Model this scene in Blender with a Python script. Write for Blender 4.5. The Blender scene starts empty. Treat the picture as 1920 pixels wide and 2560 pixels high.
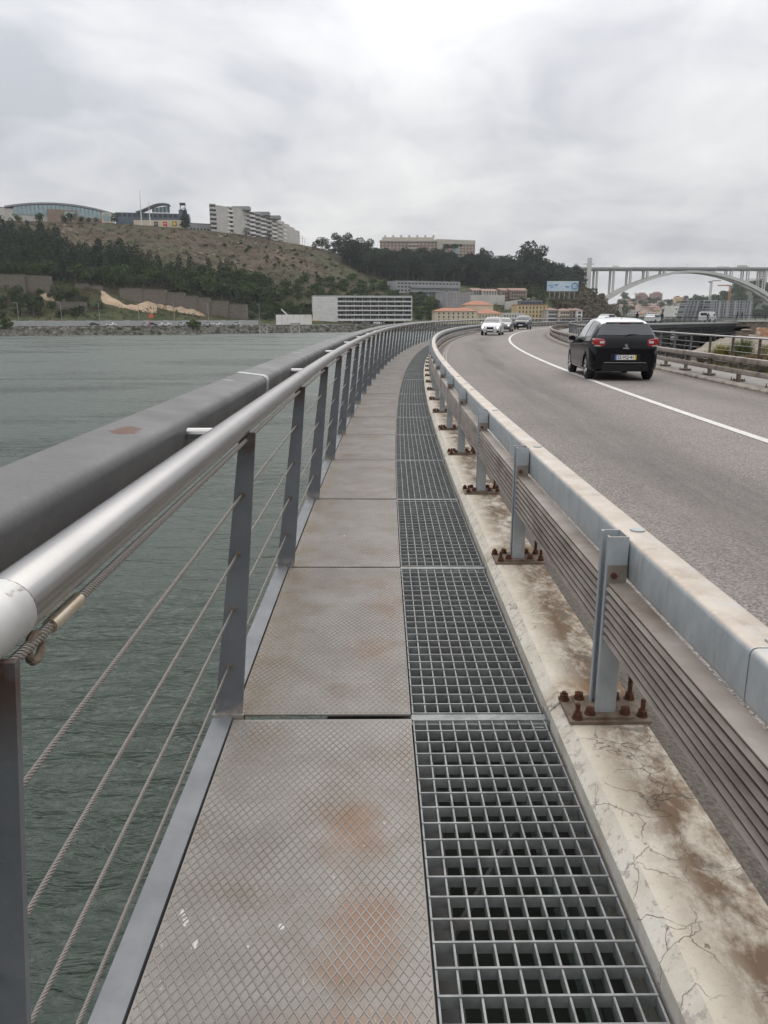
import bpy, math, random
import numpy as np
from mathutils import Vector, Matrix
random.seed(7); rng = np.random.default_rng(7)
S = bpy.context.scene
col = S.collection
R = math.radians
# ------------------------------------------------------------ camera
H = 1.61
TH = math.atan(489 / 1920)
cam = bpy.data.cameras.new('camera'); cam_o = bpy.data.objects.new('camera', cam); col.objects.link(cam_o)
cam.sensor_fit = 'VERTICAL'; cam.sensor_height = 36; cam.lens = 36 * 1920 / 2560
cam.clip_start = 0.05; cam.clip_end = 9000
cam_o.location = (0, 0, H); cam_o.rotation_euler = (math.pi / 2 - TH, 0, 0)
S.camera = cam_o
# ------------------------------------------------------------ sky, sun, exposure
SUN_EL, SUN_AZ = R(48), R(8)          # azimuth measured from +Y towards +X
w = bpy.data.worlds.new('World'); S.world = w; w.use_nodes = True
nt = w.node_tree; nt.nodes.clear()
def wn(t, **k):
    n = nt.nodes.new(t)
    for a, b in k.items(): setattr(n, a, b)
    return n
out = wn('ShaderNodeOutputWorld'); bg = wn('ShaderNodeBackground'); bg.inputs[1].default_value = 0.12
sky = wn('ShaderNodeTexSky', sky_type='NISHITA'); sky.sun_disc = False
sky.sun_elevation = SUN_EL; sky.sun_rotation = SUN_AZ; sky.dust_density = 4.0; sky.air_density = 1.2
tc = wn('ShaderNodeTexCoord'); sp = wn('ShaderNodeSeparateXYZ'); nt.links.new(tc.outputs['Generated'], sp.inputs[0])
def wm(op, a, b=None, c=None, clamp=False):
    n = wn('ShaderNodeMath', operation=op, use_clamp=clamp)
    for i, v in enumerate((a, b, c)):
        if v is None: continue
        if isinstance(v, (int, float)): n.inputs[i].default_value = v
        else: nt.links.new(v, n.inputs[i])
    return n.outputs[0]
zz = wm('MAXIMUM', sp.outputs[2], 0.0)
den = wm('ADD', zz, 0.22)
px = wm('DIVIDE', sp.outputs[0], den); py = wm('DIVIDE', sp.outputs[1], den)
cb = wn('ShaderNodeCombineXYZ'); nt.links.new(px, cb.inputs[0]); nt.links.new(py, cb.inputs[1])
def wnoise(scale, detail, dist, off, sx=1.0, sy=1.0):
    mp = wn('ShaderNodeMapping'); nt.links.new(cb.outputs[0], mp.inputs[0])
    mp.inputs['Location'].default_value = off; mp.inputs['Scale'].default_value = (sx, sy, 1)
    n = wn('ShaderNodeTexNoise'); n.inputs['Scale'].default_value = scale; n.inputs['Detail'].default_value = detail
    n.inputs['Roughness'].default_value = 0.55; n.inputs['Distortion'].default_value = dist
    nt.links.new(mp.outputs[0], n.inputs[0]); return n.outputs[0]
def wramp(v, stops):
    r = wn('ShaderNodeValToRGB'); nt.links.new(v, r.inputs[0])
    while len(r.color_ramp.elements) < len(stops): r.color_ramp.elements.new(0.5)
    for e, (p, c) in zip(r.color_ramp.elements, stops): e.position = p; e.color = (*c, 1)
    return r.outputs[0]
n1 = wnoise(1.15, 4, 0.5, (3.1, 1.2, 0), 1.0, 0.9)
n2 = wnoise(3.4, 6, 0.6, (0.4, 7.7, 0), 1.0, 0.8)
nn = wm('ADD', wm('MULTIPLY', n1, 0.68), wm('MULTIPLY', n2, 0.32))
cloud = wramp(nn, [(0.37, (0.42, 0.435, 0.475)), (0.46, (0.53, 0.54, 0.568)), (0.54, (0.612, 0.618, 0.632)), (0.66, (0.71, 0.71, 0.71))])
# overcast sky: brighter towards the zenith, and round the veiled sun
grad = wm('ADD', 0.90, wm('MULTIPLY', wm('POWER', zz, 1.4), 1.75))
sd = Vector((math.sin(SUN_AZ * .3) * math.cos(R(24)), math.cos(SUN_AZ * .3) * math.cos(R(24)), math.sin(R(24))))
vd = wn('ShaderNodeVectorMath', operation='DOT_PRODUCT'); nt.links.new(tc.outputs['Generated'], vd.inputs[0]); vd.inputs[1].default_value = sd
glow = wm('MULTIPLY', wm('POWER', wm('MAXIMUM', vd.outputs['Value'], 0.0), 150.0), 0.5)
fac = wm('ADD', grad, glow)
sc = wn('ShaderNodeVectorMath', operation='SCALE'); nt.links.new(cloud, sc.inputs[0]); nt.links.new(fac, sc.inputs[3])
sc2 = wn('ShaderNodeVectorMath', operation='SCALE'); nt.links.new(sc.outputs[0], sc2.inputs[0]); sc2.inputs[3].default_value = 1 / 0.12
mx = wn('ShaderNodeMix', data_type='RGBA'); mx.inputs[0].default_value = 0.95
nt.links.new(sky.outputs[0], mx.inputs[6]); nt.links.new(sc2.outputs[0], mx.inputs[7])
nt.links.new(mx.outputs[2], bg.inputs[0]); nt.links.new(bg.outputs[0], out.inputs[0])
sl = bpy.data.lights.new('sun', 'SUN'); sl.energy = 0.7; sl.angle = R(60); sl.color = (1, 0.96, 0.9)
slo = bpy.data.objects.new('sun', sl); col.objects.link(slo)
slo.rotation_euler = Vector((math.sin(SUN_AZ) * math.cos(SUN_EL), math.cos(SUN_AZ) * math.cos(SUN_EL), math.sin(SUN_EL))).to_track_quat('Z', 'Y').to_euler()
S.view_settings.view_transform = 'Standard'; S.view_settings.look = 'None'
S.view_settings.exposure = 0.28; S.view_settings.gamma = 1; S.view_settings.use_curve_mapping = False
S.render.engine = 'CYCLES'

# ------------------------------------------------------------ picture -> place helper (for reading positions off the photograph)
def ray(xs, ys):
    v = ys - 1280; f = 1920 * math.cos(TH) - v * math.sin(TH); d = 1920 * math.sin(TH) + v * math.cos(TH)
    return (xs - 960) / f, -d / f
def at(xs, ys, Y):
    a, b = ray(xs, ys); return (a * Y, Y, H + b * Y)

# ------------------------------------------------------------ mesh collector
class MB:
    def __init__(s): s.v = []; s.f = []; s.uv = []; s.mi = []; s.cur = 0; s.has_uv = False
    def face(s, idx, uv=None):
        s.f.append(tuple(idx)); s.mi.append(s.cur); s.uv.append(uv)
        if uv: s.has_uv = True
    def add(s, vs, fs):
        b = len(s.v); s.v += [tuple(v) for v in vs]
        for f in fs: s.face([b + i for i in f])
    def box(s, x0, x1, y0, y1, z0, z1, M=None):
        vs = [(x, y, z) for z in (z0, z1) for y in (y0, y1) for x in (x0, x1)]
        if M is not None: vs = [M @ Vector(v) for v in vs]
        s.add(vs, [(0, 2, 3, 1), (4, 5, 7, 6), (0, 1, 5, 4), (2, 6, 7, 3), (0, 4, 6, 2), (1, 3, 7, 5)])
    def prism(s, pts, z0, z1, M=None):
        n = len(pts); vs = [(x, y, z) for z in (z0, z1) for x, y in pts]
        if M is not None: vs = [M @ Vector(v) for v in vs]
        s.add(vs, [tuple(range(n - 1, -1, -1)), tuple(range(n, 2 * n))] + [(i, (i + 1) % n, n + (i + 1) % n, n + i) for i in range(n)])
    def loft(s, rings, closed=True, caps=True, uvs=None):
        n = len(rings[0]); b = len(s.v)
        for r in rings: s.v += [tuple(p) for p in r]
        for i in range(len(rings) - 1):
            for j in range(n if closed else n - 1):
                k = (j + 1) % n
                uv = None
                if uvs: uv = [(uvs[0][j], uvs[1][i]), (uvs[0][j + 1], uvs[1][i]), (uvs[0][j + 1], uvs[1][i + 1]), (uvs[0][j], uvs[1][i + 1])]
                s.face([b + i * n + j, b + i * n + k, b + (i + 1) * n + k, b + (i + 1) * n + j], uv)
        if caps and closed:
            s.face([b + j for j in range(n - 1, -1, -1)]); s.face([b + (len(rings) - 1) * n + j for j in range(n)])
    def tube(s, pts, r, n=12, caps=True, uv=False):
        P = [Vector(p) for p in pts]; rings = []; L = [0.0]
        rr = r if isinstance(r, (list, tuple)) else [r] * len(P)
        for i, p in enumerate(P):
            t = (P[min(i + 1, len(P) - 1)] - P[max(i - 1, 0)]).normalized()
            up = Vector((0, 0, 1)) if abs(t.z) < 0.95 else Vector((1, 0, 0))
            a = t.cross(up).normalized(); b = a.cross(t)
            rings.append([p + (a * math.cos(2 * math.pi * k / n) + b * math.sin(2 * math.pi * k / n)) * rr[i] for k in range(n)])
            if i: L.append(L[-1] + (P[i] - P[i - 1]).length)
        s.loft(rings, True, caps, ([k / n for k in range(n + 1)], L) if uv else None)
    def build(s, name, mats, parent=None, smooth=False, link=True):
        me = bpy.data.meshes.new(name); me.from_pydata([tuple(v) for v in s.v], [], s.f)
        if not isinstance(mats, (list, tuple)): mats = [mats]
        for m in mats: me.materials.append(m)
        if len(mats) > 1: me.polygons.foreach_set('material_index', s.mi)
        if s.has_uv:
            l = me.uv_layers.new(name='uv'); flat = []
            for f, u in zip(s.f, s.uv):
                for q in (u or [(0, 0)] * len(f)): flat += [q[0], q[1]]
            l.data.foreach_set('uv', flat)
        if smooth:
            me.polygons.foreach_set('use_smooth', [True] * len(me.polygons))
            if smooth != 'all':
                try: me.set_sharp_from_angle(angle=R(38))
                except Exception: pass
        me.update()
        o = bpy.data.objects.new(name, me)
        if link: col.objects.link(o)
        if parent: o.parent = parent
        return o
def copy_mesh_obj(o, parent=None, M=None):
    c = o.copy(); col.objects.link(c)
    if parent: c.parent = parent
    if M is not None: c.matrix_local = M
    return c
def tag(o, label=None, cat=None, group=None, kind=None):
    if label: o['label'] = label
    if cat: o['category'] = cat
    if group: o['group'] = group
    if kind: o['kind'] = kind
    return o
def empty(name, loc=(0, 0, 0), rz=0, **k):
    o = bpy.data.objects.new(name, None); col.objects.link(o); o.location = loc; o.rotation_euler = (0, 0, rz); o.empty_display_size = 0.2
    return tag(o, **k)
def copy_tree(o, parent=None):
    c = o.copy(); col.objects.link(c)
    if parent: c.parent = parent
    for ch in list(o.children):
        copy_tree(ch, c)
    return c

# ------------------------------------------------------------ materials
def mat(name, c1, c2=None, scale=3, rough=0.6, metal=0, bump=0, bscale=40, c3=None, scale3=1, thr3=(0.55, 0.7), coord='pos', stretch=(1, 1, 1), detail=5, rvar=0, spec=0.5, contrast=(0.35, 0.65), amt3=1.0, coat=0, rnd=0, bdist=0.01):
    m = bpy.data.materials.new(name); m.use_nodes = True; t = m.node_tree; N = t.nodes; K = t.links
    b = N['Principled BSDF']; b.inputs['Roughness'].default_value = rough; b.inputs['Metallic'].default_value = metal
    b.inputs['Specular IOR Level'].default_value = spec
    if coat: b.inputs['Coat Weight'].default_value = coat; b.inputs['Coat Roughness'].default_value = 0.04
    b.inputs['Base Color'].default_value = (*c1, 1)
    if coord == 'pos': src = N.new('ShaderNodeNewGeometry').outputs['Position']
    else: src = N.new('ShaderNodeTexCoord').outputs['Object']
    mp = N.new('ShaderNodeMapping'); K.new(src, mp.inputs[0]); mp.inputs['Scale'].default_value = stretch
    src = mp.outputs[0]
    colr = None
    def noise(sc, det, s=None):
        n = N.new('ShaderNodeTexNoise'); n.inputs['Scale'].default_value = sc; n.inputs['Detail'].default_value = det; n.inputs['Roughness'].default_value = 0.6
        K.new(s or src, n.inputs[0]); return n.outputs[0]
    def rampf(v, a, c):
        r = N.new('ShaderNodeMapRange'); r.inputs[1].default_value = a; r.inputs[2].default_value = c; r.clamp = True; K.new(v, r.inputs[0]); return r.outputs[0]
    def mix(f, a, c):
        x = N.new('ShaderNodeMix'); x.data_type = 'RGBA'
        K.new(f, x.inputs[0])
        for i, q in ((6, a), (7, c)):
            if isinstance(q, tuple): x.inputs[i].default_value = (*q, 1)
            else: K.new(q, x.inputs[i])
        return x.outputs[2]

    if c2 is not None:
        f = rampf(noise(scale, detail), *contrast)
        colr = mix(f, c1, c2)
        if c3 is not None:
            f3 = rampf(noise(scale3, 6), *thr3)
            if amt3 != 1:
                mm = N.new('ShaderNodeMath'); mm.operation = 'MULTIPLY'; K.new(f3, mm.inputs[0]); mm.inputs[1].default_value = amt3; f3 = mm.outputs[0]
            colr = mix(f3, colr, c3)
    if rnd:
        oi = N.new('ShaderNodeObjectInfo'); hs = N.new('ShaderNodeHueSaturation')
        r = N.new('ShaderNodeMapRange'); r.inputs[3].default_value = 1 - rnd; r.inputs[4].default_value = 1 + rnd; K.new(oi.outputs['Random'], r.inputs[0]); K.new(r.outputs[0], hs.inputs['Value'])
        if colr: K.new(colr, hs.inputs['Color'])
        else: hs.inputs['Color'].default_value = (*c1, 1)
        colr = hs.outputs[0]
    if colr: K.new(colr, b.inputs['Base Color'])
    if rvar:
        r = N.new('ShaderNodeMapRange'); r.inputs[3].default_value = max(0, rough - rvar); r.inputs[4].default_value = rough + rvar; K.new(noise(scale * 2.3, 4), r.inputs[0]); K.new(r.outputs[0], b.inputs['Roughness'])
    if bump:
        bp = N.new('ShaderNodeBump'); bp.inputs['Strength'].default_value = bump; bp.inputs['Distance'].default_value = bdist
        K.new(noise(bscale, 4), bp.inputs['Height']); K.new(bp.outputs[0], b.inputs['Normal'])
    return m
class NT:      # small helper for bespoke graphs
    def __init__(s, m): s.t = m.node_tree; s.N = s.t.nodes; s.K = s.t.links; s.b = s.N['Principled BSDF']
    def n(s, typ, **k):
        x = s.N.new(typ)
        for a, b in k.items(): setattr(x, a, b)
        return x
    def m(s, op, a, b=None, c=None):
        x = s.N.new('ShaderNodeMath'); x.operation = op
        for i, v in enumerate((a, b, c)):
            if v is None: continue
            if isinstance(v, (int, float)): x.inputs[i].default_value = v
            else: s.K.new(v, x.inputs[i])
        return x.outputs[0]
    def rng(s, v, a, b, c=0.0, d=1.0):
        r = s.N.new('ShaderNodeMapRange'); s.K.new(v, r.inputs[0])
        for i, q in enumerate((a, b, c, d)): r.inputs[i + 1].default_value = q
        return r.outputs[0]
    def mix(s, f, a, c):
        x = s.N.new('ShaderNodeMix'); x.data_type = 'RGBA'
        if isinstance(f, (int, float)): x.inputs[0].default_value = f
        else: s.K.new(f, x.inputs[0])
        for i, q in ((6, a), (7, c)):
            if isinstance(q, tuple): x.inputs[i].default_value = (*q, 1)
            else: s.K.new(q, x.inputs[i])
        return x.outputs[2]
    def noise(s, src, sc, det=5, ro=0.6, dist=0, stretch=None):
        if stretch:
            mp = s.N.new('ShaderNodeMapping'); s.K.new(src, mp.inputs[0]); mp.inputs['Scale'].default_value = stretch; src = mp.outputs[0]
        n = s.N.new('ShaderNodeTexNoise'); n.inputs['Scale'].default_value = sc; n.inputs['Detail'].default_value = det; n.inputs['Roughness'].default_value = ro
        n.inputs['Distortion'].default_value = dist; s.K.new(src, n.inputs[0]); return n.outputs[0]
    def pos(s): return s.N.new('ShaderNodeNewGeometry').outputs['Position']
    def uv(s):
        n = s.N.new('ShaderNodeUVMap'); n.uv_map = 'uv'; q = s.N.new('ShaderNodeSeparateXYZ'); s.K.new(n.outputs[0], q.inputs[0]); return n.outputs[0], q.outputs[0], q.outputs[1]
    def bump(s, h, st, dist, prev=None):
        b = s.N.new('ShaderNodeBump'); b.inputs['Strength'].default_value = st; b.inputs['Distance'].default_value = dist; s.K.new(h, b.inputs['Height'])
        if prev: s.K.new(prev, b.inputs['Normal'])
        return b.outputs[0]
    def blob(s, src, c, r):      # soft ellipsoid 1 inside, 0 outside
        mp = s.N.new('ShaderNodeMapping'); mp.vector_type = 'TEXTURE'; s.K.new(src, mp.inputs[0]); mp.inputs['Location'].default_value = c; mp.inputs['Scale'].default_value = r
        l = s.N.new('ShaderNodeVectorMath'); l.operation = 'LENGTH'; s.K.new(mp.outputs[0], l.inputs[0]); return l.outputs['Value']
def newmat(name, rough=0.6, metal=0, spec=0.5, color=(0.5, 0.5, 0.5)):
    m = bpy.data.materials.new(name); m.use_nodes = True; g = NT(m)
    g.b.inputs['Roughness'].default_value = rough; g.b.inputs['Metallic'].default_value = metal; g.b.inputs['Specular IOR Level'].default_value = spec
    g.b.inputs['Base Color'].default_value = (*color, 1)
    return m, g

# water
m_water, g = newmat('river_water', 0.12, 0, 0.5, (0.030, 0.046, 0.042))
P_ = g.pos(); g.b.inputs['IOR'].default_value = 1.33
h1 = g.noise(P_, 1.0, 3, 0.5, 0.9, (0.55, 1.5, 1)); h2 = g.noise(P_, 4.0, 4, 0.55, 0.5, (0.7, 1.4, 1)); h3 = g.noise(P_, 0.05, 4, 0.5, 0.8, (0.5, 1.6, 1))
nb = g.bump(h1, 1.0, 0.36); nb = g.bump(h2, 1.0, 0.10, nb); g.K.new(nb, g.b.inputs['Normal'])
g.K.new(g.rng(h3, 0.40, 0.60, 0.20, 0.42), g.b.inputs['Roughness'])
g.K.new(g.mix(g.rng(h3, 0.3, 0.7), (0.040, 0.056, 0.044), (0.056, 0.074, 0.060)), g.b.inputs['Base Color'])

# asphalt, uv = (offset across the road, distance along it)
m_asph, g = newmat('asphalt', 0.85, 0, 0.35)
P_ = g.pos(); uvv, uo, us = g.uv()
agg = g.noise(P_, 62, 4, 0.75); agg2 = g.noise(P_, 38, 3, 0.6)
base = g.mix(g.rng(agg, 0.40, 0.60), (0.064, 0.056, 0.050), (0.325, 0.290, 0.260))
pat = g.noise(P_, 0.55, 6, 0.6, 0.3)
base = g.mix(g.m('MULTIPLY', g.rng(pat, 0.4, 0.7), 0.35), base, (0.29, 0.25, 0.225))
wv = g.m('MULTIPLY', g.m('SUBTRACT', g.noise(P_, 0.12, 3), 0.5), 1.6)
def band(c, wd):
    q = g.m('DIVIDE', g.m('SUBTRACT', g.m('ADD', uo, wv), c), wd); return g.m('POWER', 2.718, g.m('MULTIPLY', g.m('MULTIPLY', q, q), -1))
dk = g.m('MAXIMUM', band(2.9, 0.75), g.m('MULTIPLY', band(6.5, 0.6), 0.5))
dk = g.m('MULTIPLY', dk, g.rng(g.noise(uvv, 1.0, 6, 0.7, 0, (1.6, 0.10, 1)), 0.34, 0.64, 0.2, 0.8))
base = g.mix(dk, base, (0.088, 0.078, 0.074))
edge = g.m('MAXIMUM', g.rng(uo, 1.25, 0.92), g.rng(uo, 7.2, 7.72))
base = g.mix(g.m('MULTIPLY', edge, 0.7), base, (0.085, 0.070, 0.058))
g.K.new(base, g.b.inputs['Base Color']); nb = g.bump(agg, 0.55, 0.006); nb = g.bump(agg2, 0.4, 0.01, nb); g.K.new(nb, g.b.inputs['Normal'])
m_paint = mat('road_paint', (0.68, 0.66, 0.62), (0.50, 0.47, 0.44), 14, 0.7, bump=0.3, bscale=90, c3=(0.24, 0.22, 0.20), scale3=55, thr3=(0.58, 0.66))
m_seal = mat('joint_line', (0.42, 0.40, 0.36), (0.32, 0.29, 0.26), 4, 0.8)

# tread plate : warm grey galvanised steel, rust blooms, moss against the rail side
m_plate, g = newmat('tread_plate_steel', 0.55, 0.25, 0.5)
P_ = g.pos(); oc = g.N.new('ShaderNodeTexCoord').outputs['Object']; sx = g.N.new('ShaderNodeSeparateXYZ'); g.K.new(oc, sx.inputs[0])
c = g.mix(g.rng(g.noise(P_, 1.7, 6), 0.32, 0.68), (0.205, 0.180, 0.150), (0.275, 0.250, 0.222))
c = g.mix(g.m('MULTIPLY', g.rng(g.noise(P_, 60, 4, 0.7), 0.45, 0.7), 0.30), c, (0.17, 0.14, 0.11))
c = g.mix(g.m('MULTIPLY', g.rng(g.noise(P_, 5, 5, 0.65), 0.42, 0.62), 0.4), c, (0.34, 0.315, 0.30))
moss = g.m('MULTIPLY', g.rng(sx.outputs[0], -0.50, -0.71), g.rng(g.noise(P_, 3.3, 5, 0.65), 0.36, 0.54))
moss = g.m('MULTIPLY', moss, g.rng(g.noise(P_, 34, 4, 0.7), 0.30, 0.62))
sy_ = g.N.new('ShaderNodeSeparateXYZ'); g.K.new(P_, sy_.inputs[0])
moss = g.m('MULTIPLY', moss, g.rng(sy_.outputs[1], 2.85, 2.95, 0.05, 1.0))
c = g.mix(g.m('MULTIPLY', moss, 0.95), c, (0.20, 0.125, 0.022))
for (bx, by, rx, ry, am) in ((-0.10, 2.16, 0.10, 0.17, .95), (-0.045, 1.76, 0.12, 0.13, .95), (-0.09, 1.62, 0.12, 0.10, .7), (-0.03, 1.36, 0.26, 0.12, 1.0), (-0.05, 3.55, 0.11, 0.15, .85), (0.02, 4.15, 0.10, 0.24, .7), (-0.04, 4.55, 0.13, 0.14, .65), (-0.1, 8.3, 0.15, 0.2, .3), (-0.2, 13.5, 0.2, 0.3, .3)):
    d = g.blob(P_, (bx, by, 0), (rx, ry, 9)); d = g.m('ADD', d, g.m('MULTIPLY', g.m('SUBTRACT', g.noise(P_, 8, 5, 0.65), 0.5), 2.2))
    c = g.mix(g.m('MULTIPLY', g.rng(d, 1.35, 0.35), am), c, (0.235, 0.135, 0.080))
for (bx, by, rr) in ((-0.56, 1.80, 0.010), (-0.545, 1.77, 0.012), (-0.50, 1.69, 0.010), (-0.28, 1.75, 0.009), (-0.36, 1.68, 0.004), (-0.3, 5.6, 0.012)):
    d = g.blob(P_, (bx, by, 0), (rr, rr * 1.8, 9)); d = g.m('ADD', d, g.m('MULTIPLY', g.m('SUBTRACT', g.noise(P_, 70, 3), 0.5), 2.4))
    c = g.mix(g.m('MULTIPLY', g.rng(d, 0.9, 0.6), 0.8), c, (0.66, 0.64, 0.60))
sc_ = g.rng(g.noise(P_, 42, 2, 0.5, 1.5, (1, 0.35, 1)), 0.70, 0.74)
c = g.mix(g.m('MULTIPLY', sc_, 0.5), c, (0.50, 0.47, 0.44))
oi = g.n('ShaderNodeObjectInfo'); hs = g.n('ShaderNodeHueSaturation'); g.K.new(c, hs.inputs['Color']); g.K.new(g.rng(oi.outputs['Random'], 0, 1, 0.86, 1.10), hs.inputs['Value']); hs.inputs['Saturation'].default_value = 0.9; c = hs.outputs[0]
g.K.new(c, g.b.inputs['Base Color']); g.K.new(g.bump(g.noise(P_, 160, 3), 0.25, 0.002), g.b.inputs['Normal'])
g.K.new(g.rng(g.noise(P_, 6, 4), 0.3, 0.7, 0.46, 0.68), g.b.inputs['Roughness'])

m_galv = mat('galvanised_steel', (0.30, 0.325, 0.33), (0.42, 0.44, 0.44), 9, 0.55, 0.35, 0.15, 60, c3=(0.22, 0.19, 0.16), scale3=5, thr3=(0.56, 0.75), amt3=0.6)
m_grate = mat('grating_steel', (0.20, 0.205, 0.20), (0.31, 0.318, 0.312), 14, 0.55, 0.35, 0.15, 80, c3=(0.20, 0.155, 0.115), scale3=3.2, thr3=(0.58, 0.75), amt3=0.7)
m_paintgrey = mat('grey_painted_steel', (0.115, 0.122, 0.132), (0.155, 0.162, 0.172), 6, 0.42, 0.2, 0.08, 120, c3=(0.16, 0.085, 0.045), scale3=2.4, thr3=(0.68, 0.82), amt3=0.8)
m_post, g = newmat('grey_post_paint', 0.5, 0.1, 0.4)
P_ = g.pos(); q3 = g.n('ShaderNodeSeparateXYZ'); g.K.new(P_, q3.inputs[0])
c = g.mix(g.rng(g.noise(P_, 6, 5), 0.3, 0.7), (0.125, 0.133, 0.145), (0.165, 0.173, 0.183))
c = g.mix(g.m('MULTIPLY', g.rng(g.noise(P_, 70, 4, 0.7), 0.55, 0.75), 0.3), c, (0.26, 0.25, 0.24))
c = g.mix(g.m('MULTIPLY', g.rng(q3.outputs[2], 1.03, 1.17), g.rng(g.noise(P_, 14, 5, 0.65), 0.30, 0.55)), c, (0.085, 0.045, 0.028))
c = g.mix(g.m('MULTIPLY', g.rng(q3.outputs[2], 0.07, 0.01), g.rng(g.noise(P_, 20, 5, 0.65), 0.40, 0.55)), c, (0.33, 0.29, 0.25))
g.K.new(c, g.b.inputs['Base Color'])
m_strip = mat('edge_beam_paint', (0.165, 0.172, 0.180), (0.225, 0.230, 0.236), 5, 0.5, 0.15, 0.08, 110, c3=(0.36, 0.36, 0.35), scale3=13, thr3=(0.66, 0.75), amt3=0.5)
m_dark = mat('shaded_underframe', (0.05, 0.05, 0.05), (0.09, 0.085, 0.08), 5, 0.8)
m_rust = mat('rusted_bolt', (0.060, 0.022, 0.012), (0.14, 0.055, 0.025), 60, 0.85, 0.1, 0.5, 300)
m_rustplate = mat('weathered_base_plate', (0.145, 0.105, 0.075), (0.225, 0.175, 0.130), 18, 0.8, 0.1, 0.25, 150, c3=(0.10, 0.055, 0.032), scale3=9, thr3=(0.55, 0.7))
m_rustpost = mat('rust_brown_post', (0.085, 0.055, 0.040), (0.125, 0.105, 0.09), 5, 0.8, 0.1, 0.2, 90)

# stainless handrail
m_inox, g = newmat('stainless_handrail', 0.24, 1.0, 0.5)
P_ = g.pos(); uvv, ua, ul = g.uv()
c = g.mix(g.rng(g.noise(P_, 3, 5), 0.3, 0.7), (0.37, 0.36, 0.35), (0.43, 0.42, 0.41))
c = g.mix(g.m('MULTIPLY', g.rng(g.noise(uvv, 30, 3, 0.7, 0, (3.5, 0.06, 1)), 0.52, 0.72), 0.5), c, (0.38, 0.36, 0.34))
g.K.new(c, g.b.inputs['Base Color']); g.b.inputs['Roughness'].default_value = 0.27

m_cap, g = newmat('matt_end_sleeve', 0.5, 0.4, 0.4)
P_ = g.pos(); uvv, ua, ul = g.uv()
c = g.mix(g.rng(g.noise(P_, 7, 5), 0.35, 0.65), (0.42, 0.41, 0.395), (0.56, 0.55, 0.53))
c = g.mix(g.rng(g.noise(P_, 22, 4, 0.6, 1.0, (1, 0.4, 1)), 0.62, 0.70), c, (0.22, 0.19, 0.15)); g.K.new(c, g.b.inputs['Base Color'])
m_cable, g = newmat('wire_rope', 0.38, 0.75, 0.5)
uvv, ua, ul = g.uv()
st = g.m('SINE', g.m('MULTIPLY', g.m('ADD', g.m('MULTIPLY', ua, 6.0), g.m('MULTIPLY', ul, 110.0)), 6.2832))
g.K.new(g.mix(g.rng(st, -0.9, 0.3), (0.24, 0.20, 0.175), (0.44, 0.41, 0.375)), g.b.inputs['Base Color']); g.K.new(g.bump(st, 0.8, 0.002), g.b.inputs['Normal'])
# outer box rail: dark matt metallic grey with one rust bloom and scratches
m_outer, g = newmat('dark_box_rail_paint', 0.6, 0.15, 0.3)
P_ = g.pos()
c = g.mix(g.rng(g.noise(P_, 1.6, 5), 0.3, 0.7), (0.085, 0.084, 0.085), (0.125, 0.122, 0.120))
c = g.mix(g.m('MULTIPLY', g.rng(g.noise(P_, 90, 3, 0.7), 0.5, 0.75), 0.25), c, (0.24, 0.23, 0.22))
d = g.blob(P_, (-0.755, 2.235, 1.29), (0.045, 0.085, 9)); d = g.m('ADD', d, g.m('MULTIPLY', g.m('SUBTRACT', g.noise(P_, 22, 5, 0.7), 0.5), 1.5))
c = g.mix(g.rng(d, 1.0, 0.7), c, (0.085, 0.032, 0.014))
dr_ = g.rng(g.noise(P_, 6, 6, 0.7, 0.2, (1.0, 1.0, 0.25)), 0.56, 0.72); c = g.mix(g.m('MULTIPLY', dr_, 0.35), c, (0.20, 0.185, 0.17))
d = g.blob(P_, (-0.80, 4.02, 1.29), (0.045, 0.018, 9)); d = g.m('ADD', d, g.m('MULTIPLY', g.m('SUBTRACT', g.noise(P_, 120, 3), 0.5), 3.4))
c = g.mix(g.rng(d, 0.7, 0.5), c, (0.48, 0.48, 0.48))
g.K.new(c, g.b.inputs['Base Color']); g.K.new(g.rng(g.noise(P_, 4, 4), 0.3, 0.7, 0.42, 0.62), g.b.inputs['Roughness'])
m_sleeve = mat('aluminium_sleeve', (0.30, 0.31, 0.31), (0.48, 0.48, 0.47), 30, 0.5, 0.5, 0.2, 100)

# kerb concrete: cream, cracked, brown stained
m_conc, g = newmat('cracked_cream_concrete', 0.85, 0, 0.3)
P_ = g.pos(); uvv, uo, us = g.uv()
c = g.mix(g.rng(g.noise(P_, 4, 6), 0.3, 0.7), (0.58, 0.51, 0.405), (0.71, 0.65, 0.55))
st1 = g.m('MULTIPLY', g.rng(g.noise(P_, 5.5, 9, 0.74, 0.12, (1.4, 0.8, 1)), 0.38, 0.56), g.rng(uo, 0.62, 0.76))
c = g.mix(g.m('MULTIPLY', st1, 0.95), c, (0.18, 0.115, 0.070))
st2 = g.m('MULTIPLY', g.rng(g.noise(P_, 9, 5, 0.6), 0.56, 0.62), g.rng(uo, 0.68, 0.80)); c = g.mix(g.m('MULTIPLY', st2, 0.65), c, (0.17, 0.15, 0.12))
joint = g.m('ABSOLUTE', g.m('SUBTRACT', g.m('FRACT', g.m('ADD', g.m('DIVIDE', g.m('SUBTRACT', us, 2.85), 1.96), 0.5)), 0.5))
c = g.mix(g.m('MULTIPLY', g.rng(joint, 0.11, 0.02), g.rng(g.noise(P_, 12, 5, 0.65), 0.36, 0.62)), c, (0.26, 0.155, 0.075))
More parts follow.
